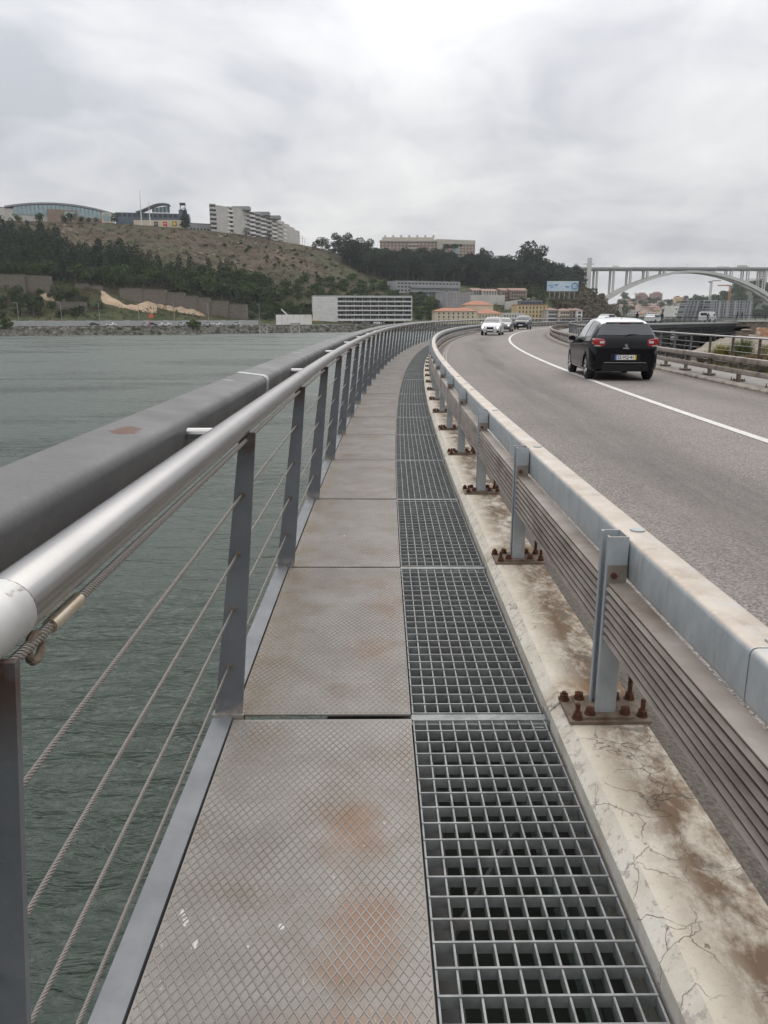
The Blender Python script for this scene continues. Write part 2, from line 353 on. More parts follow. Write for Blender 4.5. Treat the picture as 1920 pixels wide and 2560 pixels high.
# vertical face paler, streaked ; chamfer chipped
nrm = g.N.new('ShaderNodeSeparateXYZ'); geo = g.N.new('ShaderNodeNewGeometry'); g.K.new(geo.outputs['True Normal'], nrm.inputs[0])
side = g.rng(nrm.outputs[2], 0.9, 0.6)
c = g.mix(g.m('MULTIPLY', side, 0.85), c, g.mix(g.rng(g.noise(P_, 7, 5, 0.6, 0, (1, 1, 0.2)), 0.35, 0.65), (0.66, 0.64, 0.59), (0.50, 0.46, 0.39)))
chip = g.m('MULTIPLY', g.rng(g.noise(P_, 24, 5, 0.7), 0.56, 0.60), g.m('MULTIPLY', g.rng(nrm.outputs[2], 0.95, 0.85), g.rng(nrm.outputs[2], 0.2, 0.4)))
c = g.mix(g.m('MULTIPLY', chip, 0.7), c, (0.34, 0.30, 0.27))
wp = g.N.new('ShaderNodeVectorMath'); wp.operation = 'MULTIPLY_ADD'
nz = g.N.new('ShaderNodeTexNoise'); nz.inputs['Scale'].default_value = 9; nz.inputs['Detail'].default_value = 5; g.K.new(P_, nz.inputs[0])
g.K.new(nz.outputs['Color'], wp.inputs[0]); wp.inputs[1].default_value = (0.13, 0.13, 0.13); g.K.new(P_, wp.inputs[2])
vo = g.N.new('ShaderNodeTexVoronoi'); vo.feature = 'DISTANCE_TO_EDGE'; vo.inputs['Scale'].default_value = 6.5; g.K.new(wp.outputs[0], vo.inputs['Vector'])
ck = g.m('MULTIPLY', g.rng(vo.outputs['Distance'], 0.011, 0.002), g.rng(g.noise(P_, 3.1, 4), 0.47, 0.60))
c = g.mix(g.m('MULTIPLY', g.rng(g.noise(P_, 60, 5, 0.75), 0.56, 0.68), 0.45), c, (0.22, 0.17, 0.12))
c = g.mix(g.m('MULTIPLY', ck, 0.7), c, (0.17, 0.12, 0.085))
g.K.new(c, g.b.inputs['Base Color'])
nb = g.bump(g.noise(P_, 26, 6, 0.7), 0.35, 0.01); nb = g.bump(g.m('MULTIPLY', ck, -1), 0.8, 0.008, nb); g.K.new(nb, g.b.inputs['Normal'])
m_kerb2 = mat('worn_kerb_concrete', (0.22, 0.195, 0.165), (0.34, 0.305, 0.26), 5, 0.9, bump=0.5, bscale=25, c3=(0.10, 0.085, 0.07), scale3=3, thr3=(0.5, 0.7))
m_path = mat('footway_concrete', (0.20, 0.185, 0.17), (0.27, 0.25, 0.225), 3, 0.9, bump=0.3, bscale=30)
# guard rail steel: bluish galvanising, top faces covered in beige grime
m_rail, g = newmat('guard_rail_galvanised', 0.52, 0.35, 0.5)
P_ = g.pos()
c = g.mix(g.rng(g.noise(P_, 14, 6, 0.65, 0, (1, 1, 0.45)), 0.32, 0.68), (0.34, 0.375, 0.40), (0.46, 0.485, 0.50))
nrm = g.N.new('ShaderNodeSeparateXYZ'); geo = g.N.new('ShaderNodeNewGeometry'); g.K.new(geo.outputs['Normal'], nrm.inputs[0])
gr = g.mix(g.rng(g.noise(P_, 5, 6, 0.6), 0.3, 0.7), (0.36, 0.295, 0.235), (0.52, 0.47, 0.41))
up = g.m('MULTIPLY', g.rng(nrm.outputs[2], 0.35, 0.8), g.rng(g.noise(P_, 9, 5), 0.30, 0.48, 0.55, 1.0)); c = g.mix(up, c, gr)
dr = g.rng(g.noise(P_, 8, 5, 0.7, 0, (1, 1, 0.3)), 0.58, 0.70); c = g.mix(g.m('MULTIPLY', dr, 0.6), c, (0.26, 0.22, 0.175))
spk = g.rng(g.noise(P_, 55, 4, 0.7), 0.60, 0.68); c = g.mix(g.m('MULTIPLY', spk, 0.5), c, (0.58, 0.585, 0.58))
g.K.new(c, g.b.inputs['Base Color']); g.K.new(g.bump(g.noise(P_, 45, 3), 0.12, 0.003), g.b.inputs['Normal'])
m_rib = mat('grimy_slat_steel', (0.20, 0.165, 0.14), (0.30, 0.26, 0.225), 6, 0.6, 0.3, 0.2, 60, c3=(0.13, 0.095, 0.075), scale3=4, thr3=(0.5, 0.7), stretch=(1, 0.5, 2))
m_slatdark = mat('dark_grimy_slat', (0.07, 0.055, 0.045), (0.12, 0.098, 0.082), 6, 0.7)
m_brownrail = mat('grimy_brown_rail', (0.235, 0.20, 0.17), (0.34, 0.30, 0.265), 4, 0.6, 0.25, 0.15, 50, c3=(0.15, 0.115, 0.09), scale3=2.5, thr3=(0.5, 0.7))

# ------------------------------------------------------------ the viaduct's curve in plan (reference line = seam between tread plates and grating)
_s = np.arange(-6, 420, 0.5)
_k = np.interp(_s, [-6, 0, 25, 50, 75, 100, 130, 160, 420], [.003, .0032, .0028, .0033, .0029, .0044, .0046, .0016, .0008])
_h = np.cumsum(_k * .5); _h += -0.0158 - np.interp(0, _s, _h)
_x = np.cumsum(np.sin(_h) * .5); _y = np.cumsum(np.cos(_h) * .5)
_x += 0.145 - np.interp(0, _s, _x); _y -= np.interp(0, _s, _y)
def C(s, o=0.0, z=0.0):
    h = np.interp(s, _s, _h); return Vector((np.interp(s, _s, _x) + o * math.cos(h), np.interp(s, _s, _y) - o * math.sin(h), z))
def hd(s): return float(np.interp(s, _s, _h))
def frame(s, o=0.0, z=0.0):      # local x = across (right), y = along
    return Matrix.Translation(C(s, o, z)) @ Matrix.Rotation(-hd(s), 4, 'Z')
def srange(a, b, near=0.98, far=3.0):
    L = [a]
    while L[-1] < b - 1e-6: L.append(min(b, L[-1] + (near if L[-1] < 60 else far)))
    return L
def sweep(m, prof, ss, closed=True, caps=True, uv=False):
    rings = [[C(s, o, z) for o, z in prof] for s in ss]
    u = None
    if uv: u = ([p[0] for p in prof] + [prof[0][0]], list(ss))
    m.loft(rings, closed, caps, u)
PITCH = 1.96; S0 = 2.88          # panel length; distance of the first seam
KERB = 7.68; CL = 4.82

# ================================================================ SETTING: river, deck, road
m = MB(); m.box(-2500, 3500, -700, 6000, -6.4, -6.0)
tag(m.build('river_water', m_water), kind='structure')

m = MB(); ss = srange(-5, 300, 1.5, 3)
b = 0
for i, s in enumerate(ss):
    for o in (0.90, 1.6, 3.0, CL, 6.2, KERB): m.v.append(tuple(C(s, o, 0.04)))
OO = (0.90, 1.6, 3.0, CL, 6.2, KERB)
for i in range(len(ss) - 1):
    for j in range(5):
        m.face([i * 6 + j, i * 6 + j + 1, (i + 1) * 6 + j + 1, (i + 1) * 6 + j], [(OO[j], ss[i]), (OO[j + 1], ss[i]), (OO[j + 1], ss[i + 1]), (OO[j], ss[i + 1])])
tag(m.build('road_asphalt', m_asph), kind='structure')
def strip(name, o0, o1, z, s0, s1, mt):
    m = MB(); q = srange(s0, s1, 1, 3)
    m.loft([[C(s, o0, z), C(s, o1, z)] for s in q], False, False)
    return tag(m.build(name, mt), kind='structure')
strip('centre_line', CL - 0.075, CL + 0.075, 0.046, -4, 290, m_paint)
strip('edge_line', 1.20, 1.235, 0.045, -2, 66, m_seal)
strip('edge_line', 1.30, 1.335, 0.045, -2, 66, m_seal)
# viaduct body
m = MB(); sweep(m, [(0.92, 0.0), (0.92, -0.9), (3.0, -1.6), (7.0, -1.6), (9.9, -0.8), (9.9, 0.0)], srange(-5, 300, 2, 4))
tag(m.build('viaduct_deck', m_path), kind='structure')
for s in range(20, 300, 30):
    m = MB(); M = frame(s, 5.0, 0); m.box(-2.2, 2.2, -0.8, 0.8, -9, -1.5, M)
    tag(m.build('viaduct_pier', m_path), kind='structure')
m = MB(); sweep(m, [(-0.45, -1.30), (-0.45, -0.72), (0.57, -0.72), (0.57, -1.30)], srange(-5, 200, 2, 4)); tag(m.build('dark_backing_slab', mat('near_black_backing', (0.010, 0.013, 0.009), (0.022, 0.026, 0.018), 6, 0.95)), kind='structure')  # near-black slab added below the grating so its holes stay dark
m = MB(); N_ = 40
for i in range(N_):
    a_ = R(95 + 170 * i / (N_ - 1)); 
    for rr_, zz_ in ((180, -6), (200, -2), (300, 26 + 7 * math.sin(i * 1.3)), (420, 52 + 9 * math.sin(i * .7))): m.v.append((rr_ * math.sin(a_), rr_ * math.cos(a_), zz_))
for i in range(N_ - 1):
    for j in range(3): m.face([i * 4 + j, i * 4 + j + 1, i * 4 + j + 5, i * 4 + j + 4])
tag(m.build('unseen_bank_hill', mat('unseen_bank_green', (0.05, 0.06, 0.035), (0.12, 0.11, 0.09), 0.05, 0.95)), kind='structure')  # unseen hill added behind the camera to darken reflections
# right kerb and footway
m = MB(); sweep(m, [(KERB, -0.02), (KERB, 0.08), (KERB + 0.03, 0.11), (KERB + 0.28, 0.11), (KERB + 0.28, -0.02)], srange(-4, 290, 0.98, 3))
tag(m.build('right_kerb', m_kerb2), kind='structure')
m = MB(); sweep(m, [(KERB + 0.281, 0.001), (KERB + 0.281, 0.095), (9.9, 0.095), (9.9, 0.001)], srange(-4, 290, 2, 3))
tag(m.build('right_footway', m_path), kind='structure')

# left walkway: frame, plates, gratings
walk = empty('left_footpath', kind='structure')
m = MB(); sweep(m, [(-0.825, -0.26), (-0.825, -0.004), (-0.745, -0.004), (-0.745, -0.05), (-0.80, -0.06), (-0.80, -0.26)], srange(-1, 220))
m.build('edge_beam', m_strip, walk)
m = MB(); sweep(m, [(-0.08, -0.30), (-0.08, -0.10), (0.08, -0.10), (0.08, -0.30)], srange(-1, 200, 2, 4)); m.build('stringer', m_dark, walk)
NPAN = 40
pw0, pw1 = -0.735, -0.004
def plate_mesh():
    m = MB(); L = PITCH - 0.034; y0 = 0.017; y1 = y0 + L; x0, x1 = pw0, pw1
    m.box(x0, x1, y0, y1, -0.008, 0.0)
    m.cur = 1; dx, dy = 0.028, 0.046; tt = 0.0017; hh = 0.0022
    for sg in (1, -1):
        c0 = -int(L / dy) - 30; c1 = int((x1 - x0) / dx) + int(L / dy) + 30
        for k in range(c0, c1):
            # line x = x0 + k*dx + sg*(dx/dy)*(y-y0)
            sl_ = sg * dx / dy; xa = x0 + k * dx; pts = []
            ya, yb = 0.012, L - 0.012
            lo, hi = x0 + 0.006, x1 - 0.006
            t0, t1 = sorted(((lo - xa) / sl_, (hi - xa) / sl_)); t0 = max(t0, ya); t1 = min(t1, yb)
            if t1 - t0 < 0.01: continue
            p = Vector((xa + sl_ * t0, y0 + t0, 0)); q = Vector((xa + sl_ * t1, y0 + t1, 0)); d = (q - p).normalized(); n = Vector((-d.y, d.x, 0)) * tt * 1.6
            zz_ = Vector((0, 0, hh))
            m.add([p - n, p + n, p + n * .45 + zz_, p - n * .45 + zz_, q - n, q + n, q + n * .45 + zz_, q - n * .45 + zz_], [(0, 4, 7, 3), (3, 7, 6, 2), (2, 6, 5, 1), (0, 3, 2, 1), (4, 5, 6, 7)])
    return m
pm = plate_mesh().build('tread_plate', [m_plate, mat('worn_tread_ridge', (0.22, 0.198, 0.175), (0.305, 0.283, 0.262), 2.2, 0.45, 0.3, c3=(0.20, 0.145, 0.10), scale3=3, thr3=(0.5, 0.68), amt3=.8)], walk)
plates = []
for i in range(-2, NPAN):
    s = S0 + i * PITCH
    o = pm if i == -2 else copy_mesh_obj(pm, walk)
    dz = random.uniform(-0.002, 0.003)
    M = frame(s, 0, dz)
    # follow the chord of the bend
    a = C(s); b_ = C(s + PITCH); ang = -math.atan2(b_.x - a.x, b_.y - a.y)
    o.matrix_local = Matrix.Translation(a + Vector((0, 0, dz))) @ Matrix.Rotation(ang, 4, 'Z')
m = MB(); sweep(m, [(pw0, -0.01), (pw0, 0.0), (pw1, 0.0), (pw1, -0.01)], srange(S0 + NPAN * PITCH, 220, 2, 3)); m.build('far_tread_plates', m_plate, walk)
m = MB()
gw0, gw1 = 0.004, 0.545; GL = PITCH - 0.05
def long_bar(m, x, a=0.03, b=GL + 0.02, d=0.045, t=0.0028): m.box(x - t, x + t, a, b, -d, -0.003)
def cross_bar(m, y, d=0.036, t=0.0030): m.box(gw0, gw1, y - t, y + t, -d, 0.0)
NX, NYB = 10, 23
xs_ = [gw0 + 0.002 + (gw1 - gw0 - 0.004) * i / NX for i in range(NX + 1)]
ys_ = [0.03 + (GL - 0.01) * j / NYB for j in range(NYB + 1)]
lb = MB(); lb.box(-0.0028, 0.0028, 0.03, GL + 0.02, -0.045, -0.003); lb = lb.build('bearing_bar', m_grate, link=False)
xb = MB(); xb.box(gw0, gw1, -0.0032, 0.0032, -0.036, 0.0); xb = xb.build('cross_bar', m_grate, link=False)
whole = MB()
for x in xs_: long_bar(whole, x)
for y in ys_: cross_bar(whole, y)
whole = whole.build('grating_panel', m_grate, link=False)
for i in range(-2, 62):
    s = S0 + i * PITCH; a = C(s); b_ = C(s + PITCH); ang = -math.atan2(b_.x - a.x, b_.y - a.y)
    M = Matrix.Translation(a + Vector((0, 0, random.uniform(-.002, .002)))) @ Matrix.Rotation(ang, 4, 'Z')
    if i in (-1, 0, 1):
        go = empty('grating_panel'); go.parent = walk; go.matrix_local = M
        for x in xs_: copy_mesh_obj(lb, go, Matrix.Translation((x, 0, 0)))
        for y in ys_: copy_mesh_obj(xb, go, Matrix.Translation((0, y + random.uniform(-.0015, .0015), 0)))
    else: copy_mesh_obj(whole, walk, M)
xbm = MB(); xbm.box(-0.74, -0.003, -0.045, 0.045, -0.16, -0.05); xbm.box(-0.0029, 0.60, -0.045, 0.026, -0.16, -0.012); xbm.box(0.0, 0.56, -0.020, 0.022, -0.011, -0.003)
xbm.box(0.555, 0.60, -0.07, 0.05, -0.14, 0.02); xbm.box(0.50, 0.56, -0.06, -0.045, -0.14, -0.02)
xbm = xbm.build('cross_beam', m_grate, link=False)
for i in range(-1, 62): copy_mesh_obj(xbm, walk, frame(S0 + i * PITCH, 0, 0))
brc = MB(); brc.tube([(0.02, 0.9, -0.22), (0.52, 1.8, -0.22)], 0.012, 6); brc = brc.build('brace', m_dark, link=False)
for i in range(-1, 12): copy_mesh_obj(brc, walk, frame(S0 + i * PITCH, 0, 0))

# concrete kerb beam carrying the guard rail
kerb = empty('concrete_kerb', label='cracked cream concrete kerb beam stained brown beside the steel grating', cat='kerb')
prof = [(0.60, -0.30), (0.585, -0.10), (0.566, -0.085), (0.562, 0.055), (0.606, 0.098), (0.893, 0.100), (0.905, 0.035), (0.905, -0.30)]
for i in range(-2, 100):
    a = S0 - 0.06 + i * PITCH; m = MB(); q = [a + 0.007, a + PITCH / 2, a + PITCH - 0.007]
    jo = random.uniform(-.004, .004)
    sweep(m, [(o + jo, z) for o, z in prof], q, uv=True); m.build('kerb_block', m_conc, kerb)
m = MB(); sweep(m, [(0.64, -0.75), (0.64, 0.02), (0.89, 0.02), (0.89, -0.75)], srange(-1, 198, 2, 4)); m.build('joint_core', m_dark, kerb)
# gritty asphalt lip between kerb and road
m_grit = mat('crumbling_asphalt', (0.10, 0.085, 0.07), (0.20, 0.175, 0.15), 50, 0.95, bump=1.0, bscale=60, bdist=0.02)
m = MB(); sweep(m, [(0.906, 0.03), (0.906, 0.062), (0.96, 0.058), (1.01, 0.0465), (1.01, 0.03)], srange(-3, 190, 0.5, 3)); tag(m.build('road_edge_grit', m_grit), kind='structure')

# ================================================================ LEFT RAILING
rail = empty('left_railing', label='grey steel railing with stainless handrail and wire ropes above the river', cat='railing')
lean = 0.0
def post_mesh():
    m = MB()
    # tapered flat fin, leaning inwards, drawn in (across, up)
    a = [(-0.825, -0.20), (-0.706, -0.20), (-0.706, 0.0), (-0.603, 1.182), (-0.664, 1.182), (-0.818, 0.02)]
    t = 0.007
    n = len(a); vs = [(x, y, z) for y in (-t, t) for x, z in a]
    m.add(vs, [tuple(range(n)), tuple(range(2 * n - 1, n - 1, -1))] + [(i, n + i, n + (i + 1) % n, (i + 1) % n) for i in range(n)])
    m.box(-0.83, -0.70, -0.02, 0.02, -0.10, 0.004)
    return m
zc_list = [1.152, 0.94, 0.70, 0.47, 0.22]
def cab_x(z): return -0.775 + 0.135 * z / 1.155
pm_ = post_mesh().build('post', m_post, rail)
gm = MB(); gm.tube([(0, -0.014, 0), (0, 0.014, 0)], 0.011, 10); gm = gm.build('grommet', m_rustplate, link=False)
stub = MB(); stub.tube([(-0.67, 0, 1.225), (-0.83, 0, 1.225)], 0.0185, 12); stub = stub.build('stub', m_inox, link=False)
for i in range(-1, 100):
    s = S0 + i * PITCH + (0.03 if i >= 0 else -0.005)
    if i == -1: o = pm_
    else:
        o = copy_mesh_obj(pm_, rail)
    if i < 14:
        for z in zc_list: copy_mesh_obj(gm, o, Matrix.Translation((cab_x(z), 0, z)))
    o.matrix_local = frame(s, 0, 0)
for k in range(30): copy_mesh_obj(stub, rail, frame(2.60 + 3.07 * k, 0, 0))
HR_O, HR_Z, HR_R = -0.655, 1.218, 0.0445
def tube_along(o, z, s0, s1, r, n, uv=True, near=0.49):
    m = MB(); q = srange(s0, s1, near, 2.5); m.tube([C(s, o, z) for s in q], r, n, r < 0.03, uv); return m
joints = [1.00, 4.93, 10.8, 16.7, 22.6, 28.5, 40, 60, 90, 130, 196]
for a, b_ in zip(joints[:-1], joints[1:]): tube_along(HR_O, HR_Z, a + 0.002, b_ - 0.002, HR_R, 24).build('handrail', m_inox, rail, 'all')
for a in joints[1:6]:
    m = MB(); m.tube([C(a - 0.004, HR_O, HR_Z), C(a + 0.004, HR_O, HR_Z)], HR_R + 0.0004, 24, False); m.build('joint_ring', m_dark, rail)
tube_along(HR_O, HR_Z, 0.0, 0.998, HR_R + 0.0015, 32).build('end_sleeve', m_cap, rail, 'all')
for z in zc_list[1:]: tube_along(cab_x(z), z, 0.0, 60, 0.0051, 8).build('wire_rope', m_cable, rail, 'all')
for z in zc_list[1:]: tube_along(cab_x(z), z, 60, 150, 0.007, 5).build('wire_rope', m_cable, rail, 'all')
tube_along(cab_x(1.152), 1.152, 0.2, 60, 0.0082, 10).build('wire_rope', m_cable, rail, 'all')
m = MB(); m.tube([C(1.10, cab_x(1.152), 1.152), C(1.215, cab_x(1.152), 1.152)], 0.012, 14)
m.build('rope_ferrule', mat('brass_ferrule', (0.50, 0.40, 0.28), (0.60, 0.52, 0.42), 20, 0.35, 0.7), rail, True)
m = MB()      # thimble: an open ring on the rope end
ring = []
for k in range(13):
    a = 2 * math.pi * k / 12; c = C(1.045 + 0.022 * math.cos(a), cab_x(1.152) + 0.0, 1.142 + 0.02 * math.sin(a)); ring.append(c)
m.tube(ring, 0.0065, 8, False); m.build('thimble', m_rustplate, rail, True)
# outer dark box rail with rounded corners, tilted inwards
def outer_prof(grow=0.0):
    c = (-0.888, 1.215); hw, hh_, r = 0.098 + grow, 0.072 + grow, 0.034; P = []
    for (sx_, sy2, a0) in ((1, 1, 0), (-1, 1, 90), (-1, -1, 180), (1, -1, 270)):
        for k in range(6):
            a = R(a0 + 18 * k); P.append((sx_ * (hw - r) + r * math.cos(a), sy2 * (hh_ - r) + r * math.sin(a)))
    t = R(-7); return [(c[0] + x * math.cos(t) - y * math.sin(t), c[1] + x * math.sin(t) + y * math.cos(t)) for x, y in P]
for a, b_ in ((0.0, 4.50), (4.515, 16.2), (16.215, 28.0), (28.02, 60), (60.02, 196)):
    m = MB(); q = srange(a, b_, 0.49, 2.5); sweep(m, outer_prof(), q); m.build('outer_rail', m_outer, rail, True)
for a in (4.51, 16.21, 28.01):
    m = MB(); sweep(m, outer_prof(0.003), [a - 0.045, a + 0.045]); m.build('rail_sleeve', m_sleeve, rail, True)

# ================================================================ GUARD RAILS
def guard_post(flip=False):
    m = MB(); z0, z1 = 0.118, 0.83
    t = 0.006; x0, x1, y0, y1 = 0.690, 0.765, -0.052, 0.052
    # C channel open to the footpath side
    m.box(x0 + 0.0, x1, y0, y0 + t, z0, z1); m.box(x0, x1, y1 - t, y1, z0, z1); m.box(x1 - t, x1, y0 + t, y1 - t, z0, z1)
    m.box(x0, x0 + t, y0 + t, y0 + 0.022, z0, z1); m.box(x0, x0 + t, y1 - 0.022, y1 - t, z0, z1)
    return m
def bolt(m, x, y, z, h, r=0.0155):
    def hexa(rr, a, b_):
        pts = [(x + rr * math.cos(R(60 * k + 15)), y + rr * math.sin(R(60 * k + 15))) for k in range(6)]; m.prism(pts, a, b_)
    m.prism([(x + r * 1.45 * math.cos(R(36 * k)), y + r * 1.45 * math.sin(R(36 * k))) for k in range(10)], z, z + 0.004)
    hexa(r * 1.2, z + 0.0042, z + 0.024); m.prism([(x + r * 0.62 * math.cos(R(45 * k)), y + r * 0.62 * math.sin(R(45 * k))) for k in range(8)], z + 0.0242, z + h)
BOLTS = [(0.595, 0.072, 0.034), (0.612, -0.078, 0.062), (0.862, 0.080, 0.10), (0.868, -0.060, 0.07), (0.652, 0.062, 0.028), (0.664, -0.062, 0.028), (0.795, 0.060, 0.028), (0.800, -0.060, 0.028)]
def guard_rail(off, mirror, s0, s1, label, n_named, m_up, m_lo, ph=0.0, zb=0.0):
    root = empty('guard_rail', label=label, cat='guard rail')
    sgn = -1 if mirror else 1
    if mirror: root.scale = (1, 1, 0.80); root.location.z = 0.02
    def O(o): return off + sgn * (o - 0.72)
    def flip(m):
        if mirror:
            m.v = [(2 * 0.72 - x, y, z) for x, y, z in m.v]; m.f = [f[::-1] for f in m.f]
        return m
    pm = flip(guard_post()).build('post', m_up if not mirror else m_brownrail, link=False)
    bp = MB(); bp.box(0.578, 0.888, -0.105, 0.100, 0.1005, 0.1125); bp.box(0.628, 0.826, -0.09, 0.085, 0.1127, 0.1235); bp = flip(bp).build('base_plate', m_rustplate, link=False)
    bolts = []
    for (x, y, h) in BOLTS:
        m = MB(); bolt(m, x, y, 0.1127 if x < 0.62 or x > 0.84 else 0.1237, h); bolts.append(flip(m))
    bms = [b.build('bolt', m_rust, link=False) for b in bolts]
    allb = MB()
    for b in bolts: allb.add(b.v, b.f)
    allb = allb.build('bolt_set', m_rust, link=False)
    i = 0; s = s0
    hb = MB(); hb.tube([(0.715, -0.0595, 0.685), (0.715, -0.070, 0.685)], 0.012, 6); hb = flip(hb).build('rail_bolt', m_rust, link=False)
    while s < s1:
        M = frame(s, off - 0.72, zb); po = copy_mesh_obj(pm, root, M)
        copy_mesh_obj(bp, po)
        if i < n_named:
            for b in bms: copy_mesh_obj(b, po)
            copy_mesh_obj(hb, po)
        else: copy_mesh_obj(allb, po)['kind'] = 'stuff'
        s += PITCH; i += 1
    # upper box beam (road side of the posts)
    def box_prof(o0, o1, z0, z1, r=0.018):
        P = []
        for (cx, cz, a0) in ((o1 - r, z1 - r, 0), (o0 + r, z1 - r, 90), (o0 + r, z0 + r, 180), (o1 - r, z0 + r, 270)):
            for k in range(4): P.append((O(cx + r * math.cos(R(a0 + 30 * k))), zb + cz + r * math.sin(R(a0 + 30 * k))))
        return P
    seg = 4 * PITCH; a = s0 - 3.5 * PITCH
    while a < s1:
        b_ = min(a + seg - 0.006, s1)
        if b_ > -0.9:
            aa = max(a, -0.9)
            m = MB(); sweep(m, box_prof(0.772, 0.892, 0.655, 0.812), srange(aa, b_, 0.98, 3)); m.build('upper_beam', m_up, root, True)
            m = MB(); sweep(m, box_prof(0.80, 0.892, 0.32 if mirror else 0.335, 0.47), srange(aa, b_, 0.98, 3)); m.build('lower_beam', m_lo, root, True)
            if not mirror:
                m = MB(); sweep(m, [(O(0.83), zb + 0.812), (O(0.83), zb + 0.8165), (O(0.885), zb + 0.8165), (O(0.885), zb + 0.812)], [b_ - 0.05, b_ + 0.05]); m.build('joint_cover', m_galv, root)
        a += seg
    for k in range(int((s1 - s0) / PITCH)):
        if mirror or k > 24: break
        m = MB(); M = frame(s0 + k * PITCH + 0.1, off - 0.72, 0); m.tube([M @ Vector((0.845, 0, 0.812)), M @ Vector((0.845, 0, 0.817))], 0.028, 12); m.build('cap_bolt', m_galv, root, True)
    # slats between the posts
    nb = 7
    def slat_prof(k):
        z = (0.632 - 0.032 * k) if not mirror else (0.640 - 0.026 * k); th = 0.0115 if not mirror else 0.008
        return [(O(0.700), zb + z - th), (O(0.690), zb + z), (O(0.700), zb + z + th), (O(0.712), zb + z + th), (O(0.712), zb + z - th)]
    k = 0; s = s0 - PITCH
    while s < s1 and k < 26:
        a_, c_ = s + 0.058, s + PITCH - 0.058
        if c_ > 0:
            for j in range(nb):
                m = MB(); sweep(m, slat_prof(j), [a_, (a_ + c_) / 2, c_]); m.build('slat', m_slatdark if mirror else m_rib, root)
            m = MB(); sweep(m, [(O(0.698), zb + 0.6505), (O(0.698), zb + 0.6545), (O(0.771), zb + 0.6545), (O(0.771), zb + 0.6505)], [a_, (a_ + c_) / 2, c_]); m.build('ledge_plate', m_brownrail, root)
            if not mirror:
                m = MB(); sweep(m, [(O(0.7125), zb + 0.425), (O(0.7125), zb + 0.65), (O(0.716), zb + 0.65), (O(0.716), zb + 0.425)], [a_, (a_ + c_) / 2, c_]); m.build('back_sheet', m_rib, root)
                M = frame(s + PITCH, off - 0.72, 0); m = MB(); m.box(0.694, 0.764, -0.0585, -0.0535, 0.645, 0.722, M); m.build('end_bracket', m_brownrail, root)
        s += PITCH; k += 1
    m = MB()
    for j in range(nb): sweep(m, slat_prof(j), srange(s, s1, 2, 3))
    o = m.build('far_slats', m_slatdark, root); o['kind'] = 'stuff'
    return root
guard_rail(0.735, False, S0 - 0.14 - PITCH, 198, 'long galvanised guard rail between the footpath and the left lane', 9, m_rail, m_brownrail)
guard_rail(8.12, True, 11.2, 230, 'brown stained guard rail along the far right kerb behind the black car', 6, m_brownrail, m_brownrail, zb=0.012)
# right side railing
rr = empty('right_railing', label='low wire railing with rusty brown posts on the right edge of the viaduct', cat='railing')
RO = 9.75
rp = MB(); rp.box(-0.035, 0.035, -0.008, 0.008, 0.0, 0.90); rp.box(-0.06, 0.06, -0.04, 0.04, 0.0, 0.012)
rp1 = rp.build('post', m_rustpost, link=False); rp2 = rp.build('post', m_paintgrey, link=False)
s = 8.30; k = 0
while s < 240:
    copy_mesh_obj(rp1 if s < 27 else rp2, rr, frame(s, RO, 0.095)); s += PITCH if s < 90 else 2.2; k += 1
m = MB(); m.tube([C(s, RO, 1.02) for s in srange(6, 240, 1, 3)], 0.03, 10, True, True); m.build('handrail', m_inox, rr, 'all')
for z in (0.27, 0.44, 0.61, 0.78):
    m = MB(); m.tube([C(s, RO, z) for s in srange(6, 120, 1, 3)], 0.007, 5, True, True); m.build('wire_rope', m_cable, rr, 'all')
#@@CARS
# ================================================================ CARS
def carpaint(name, c, rough=0.22, coat=0.35):
    m, g = newmat(name, rough, 0.0, 0.5, c); g.b.inputs['Coat Weight'].default_value = coat; g.b.inputs['Coat Roughness'].default_value = 0.05; return m
m_pblack = carpaint('black_car_paint', (0.004, 0.004, 0.006), 0.10, 0.0); m_pblack.node_tree.nodes['Principled BSDF'].inputs['Specular IOR Level'].default_value = 0.3; m_pwhite = carpaint('white_roof_paint', (0.58, 0.58, 0.575)); m_pgrey = carpaint('graphite_car_paint', (0.09, 0.095, 0.10)); m_pdk = carpaint('dark_blue_grey_car_paint', (0.022, 0.024, 0.028))
m_tyre = mat('tyre_rubber', (0.015, 0.015, 0.016), rough=0.85); m_alloy = mat('alloy_wheel', (0.42, 0.43, 0.44), rough=0.35, metal=0.8)
m_glass, g = newmat('tinted_car_glass', 0.04, 0, 0.5, (0.020, 0.023, 0.026)); g.b.inputs['Coat Weight'].default_value = 0.6
m_side, g = newmat('sky_pale_side_glass', 0.05, 0, 0.9, (0.34, 0.36, 0.37))  # opaque pane, sky showing through is put into its pale colour
m_tail, g = newmat('red_tail_lamp', 0.15, 0, 0.6, (0.30, 0.008, 0.008)); g.b.inputs['Coat Weight'].default_value = 1
m_taillow = mat('clear_lamp_lens', (0.60, 0.56, 0.54), rough=0.15)
m_trim = mat('black_plastic_trim', (0.008, 0.008, 0.009), rough=0.55, spec=0.3); m_chrome = mat('chrome', (0.75, 0.75, 0.75), rough=0.12, metal=1.0)
m_plate_w = mat('white_number_plate', (0.72, 0.72, 0.70), rough=0.4); m_plate_b = mat('blue_plate_band', (0.02, 0.09, 0.42), rough=0.4); m_plate_y = mat('yellow_plate_band', (0.70, 0.48, 0.03), rough=0.4)
m_headl = mat('headlamp_lens', (0.55, 0.57, 0.60), rough=0.1, metal=0.4)
m_drl = bpy.data.materials.new('lit_headlamp'); m_drl.use_nodes = True; q_ = m_drl.node_tree.nodes['Principled BSDF']; q_.inputs['Emission Color'].default_value = (1, .97, .9, 1); q_.inputs['Emission Strength'].default_value = 1.6
m_shade = mat('dark_car_interior', (0.015, 0.015, 0.016), rough=0.9)
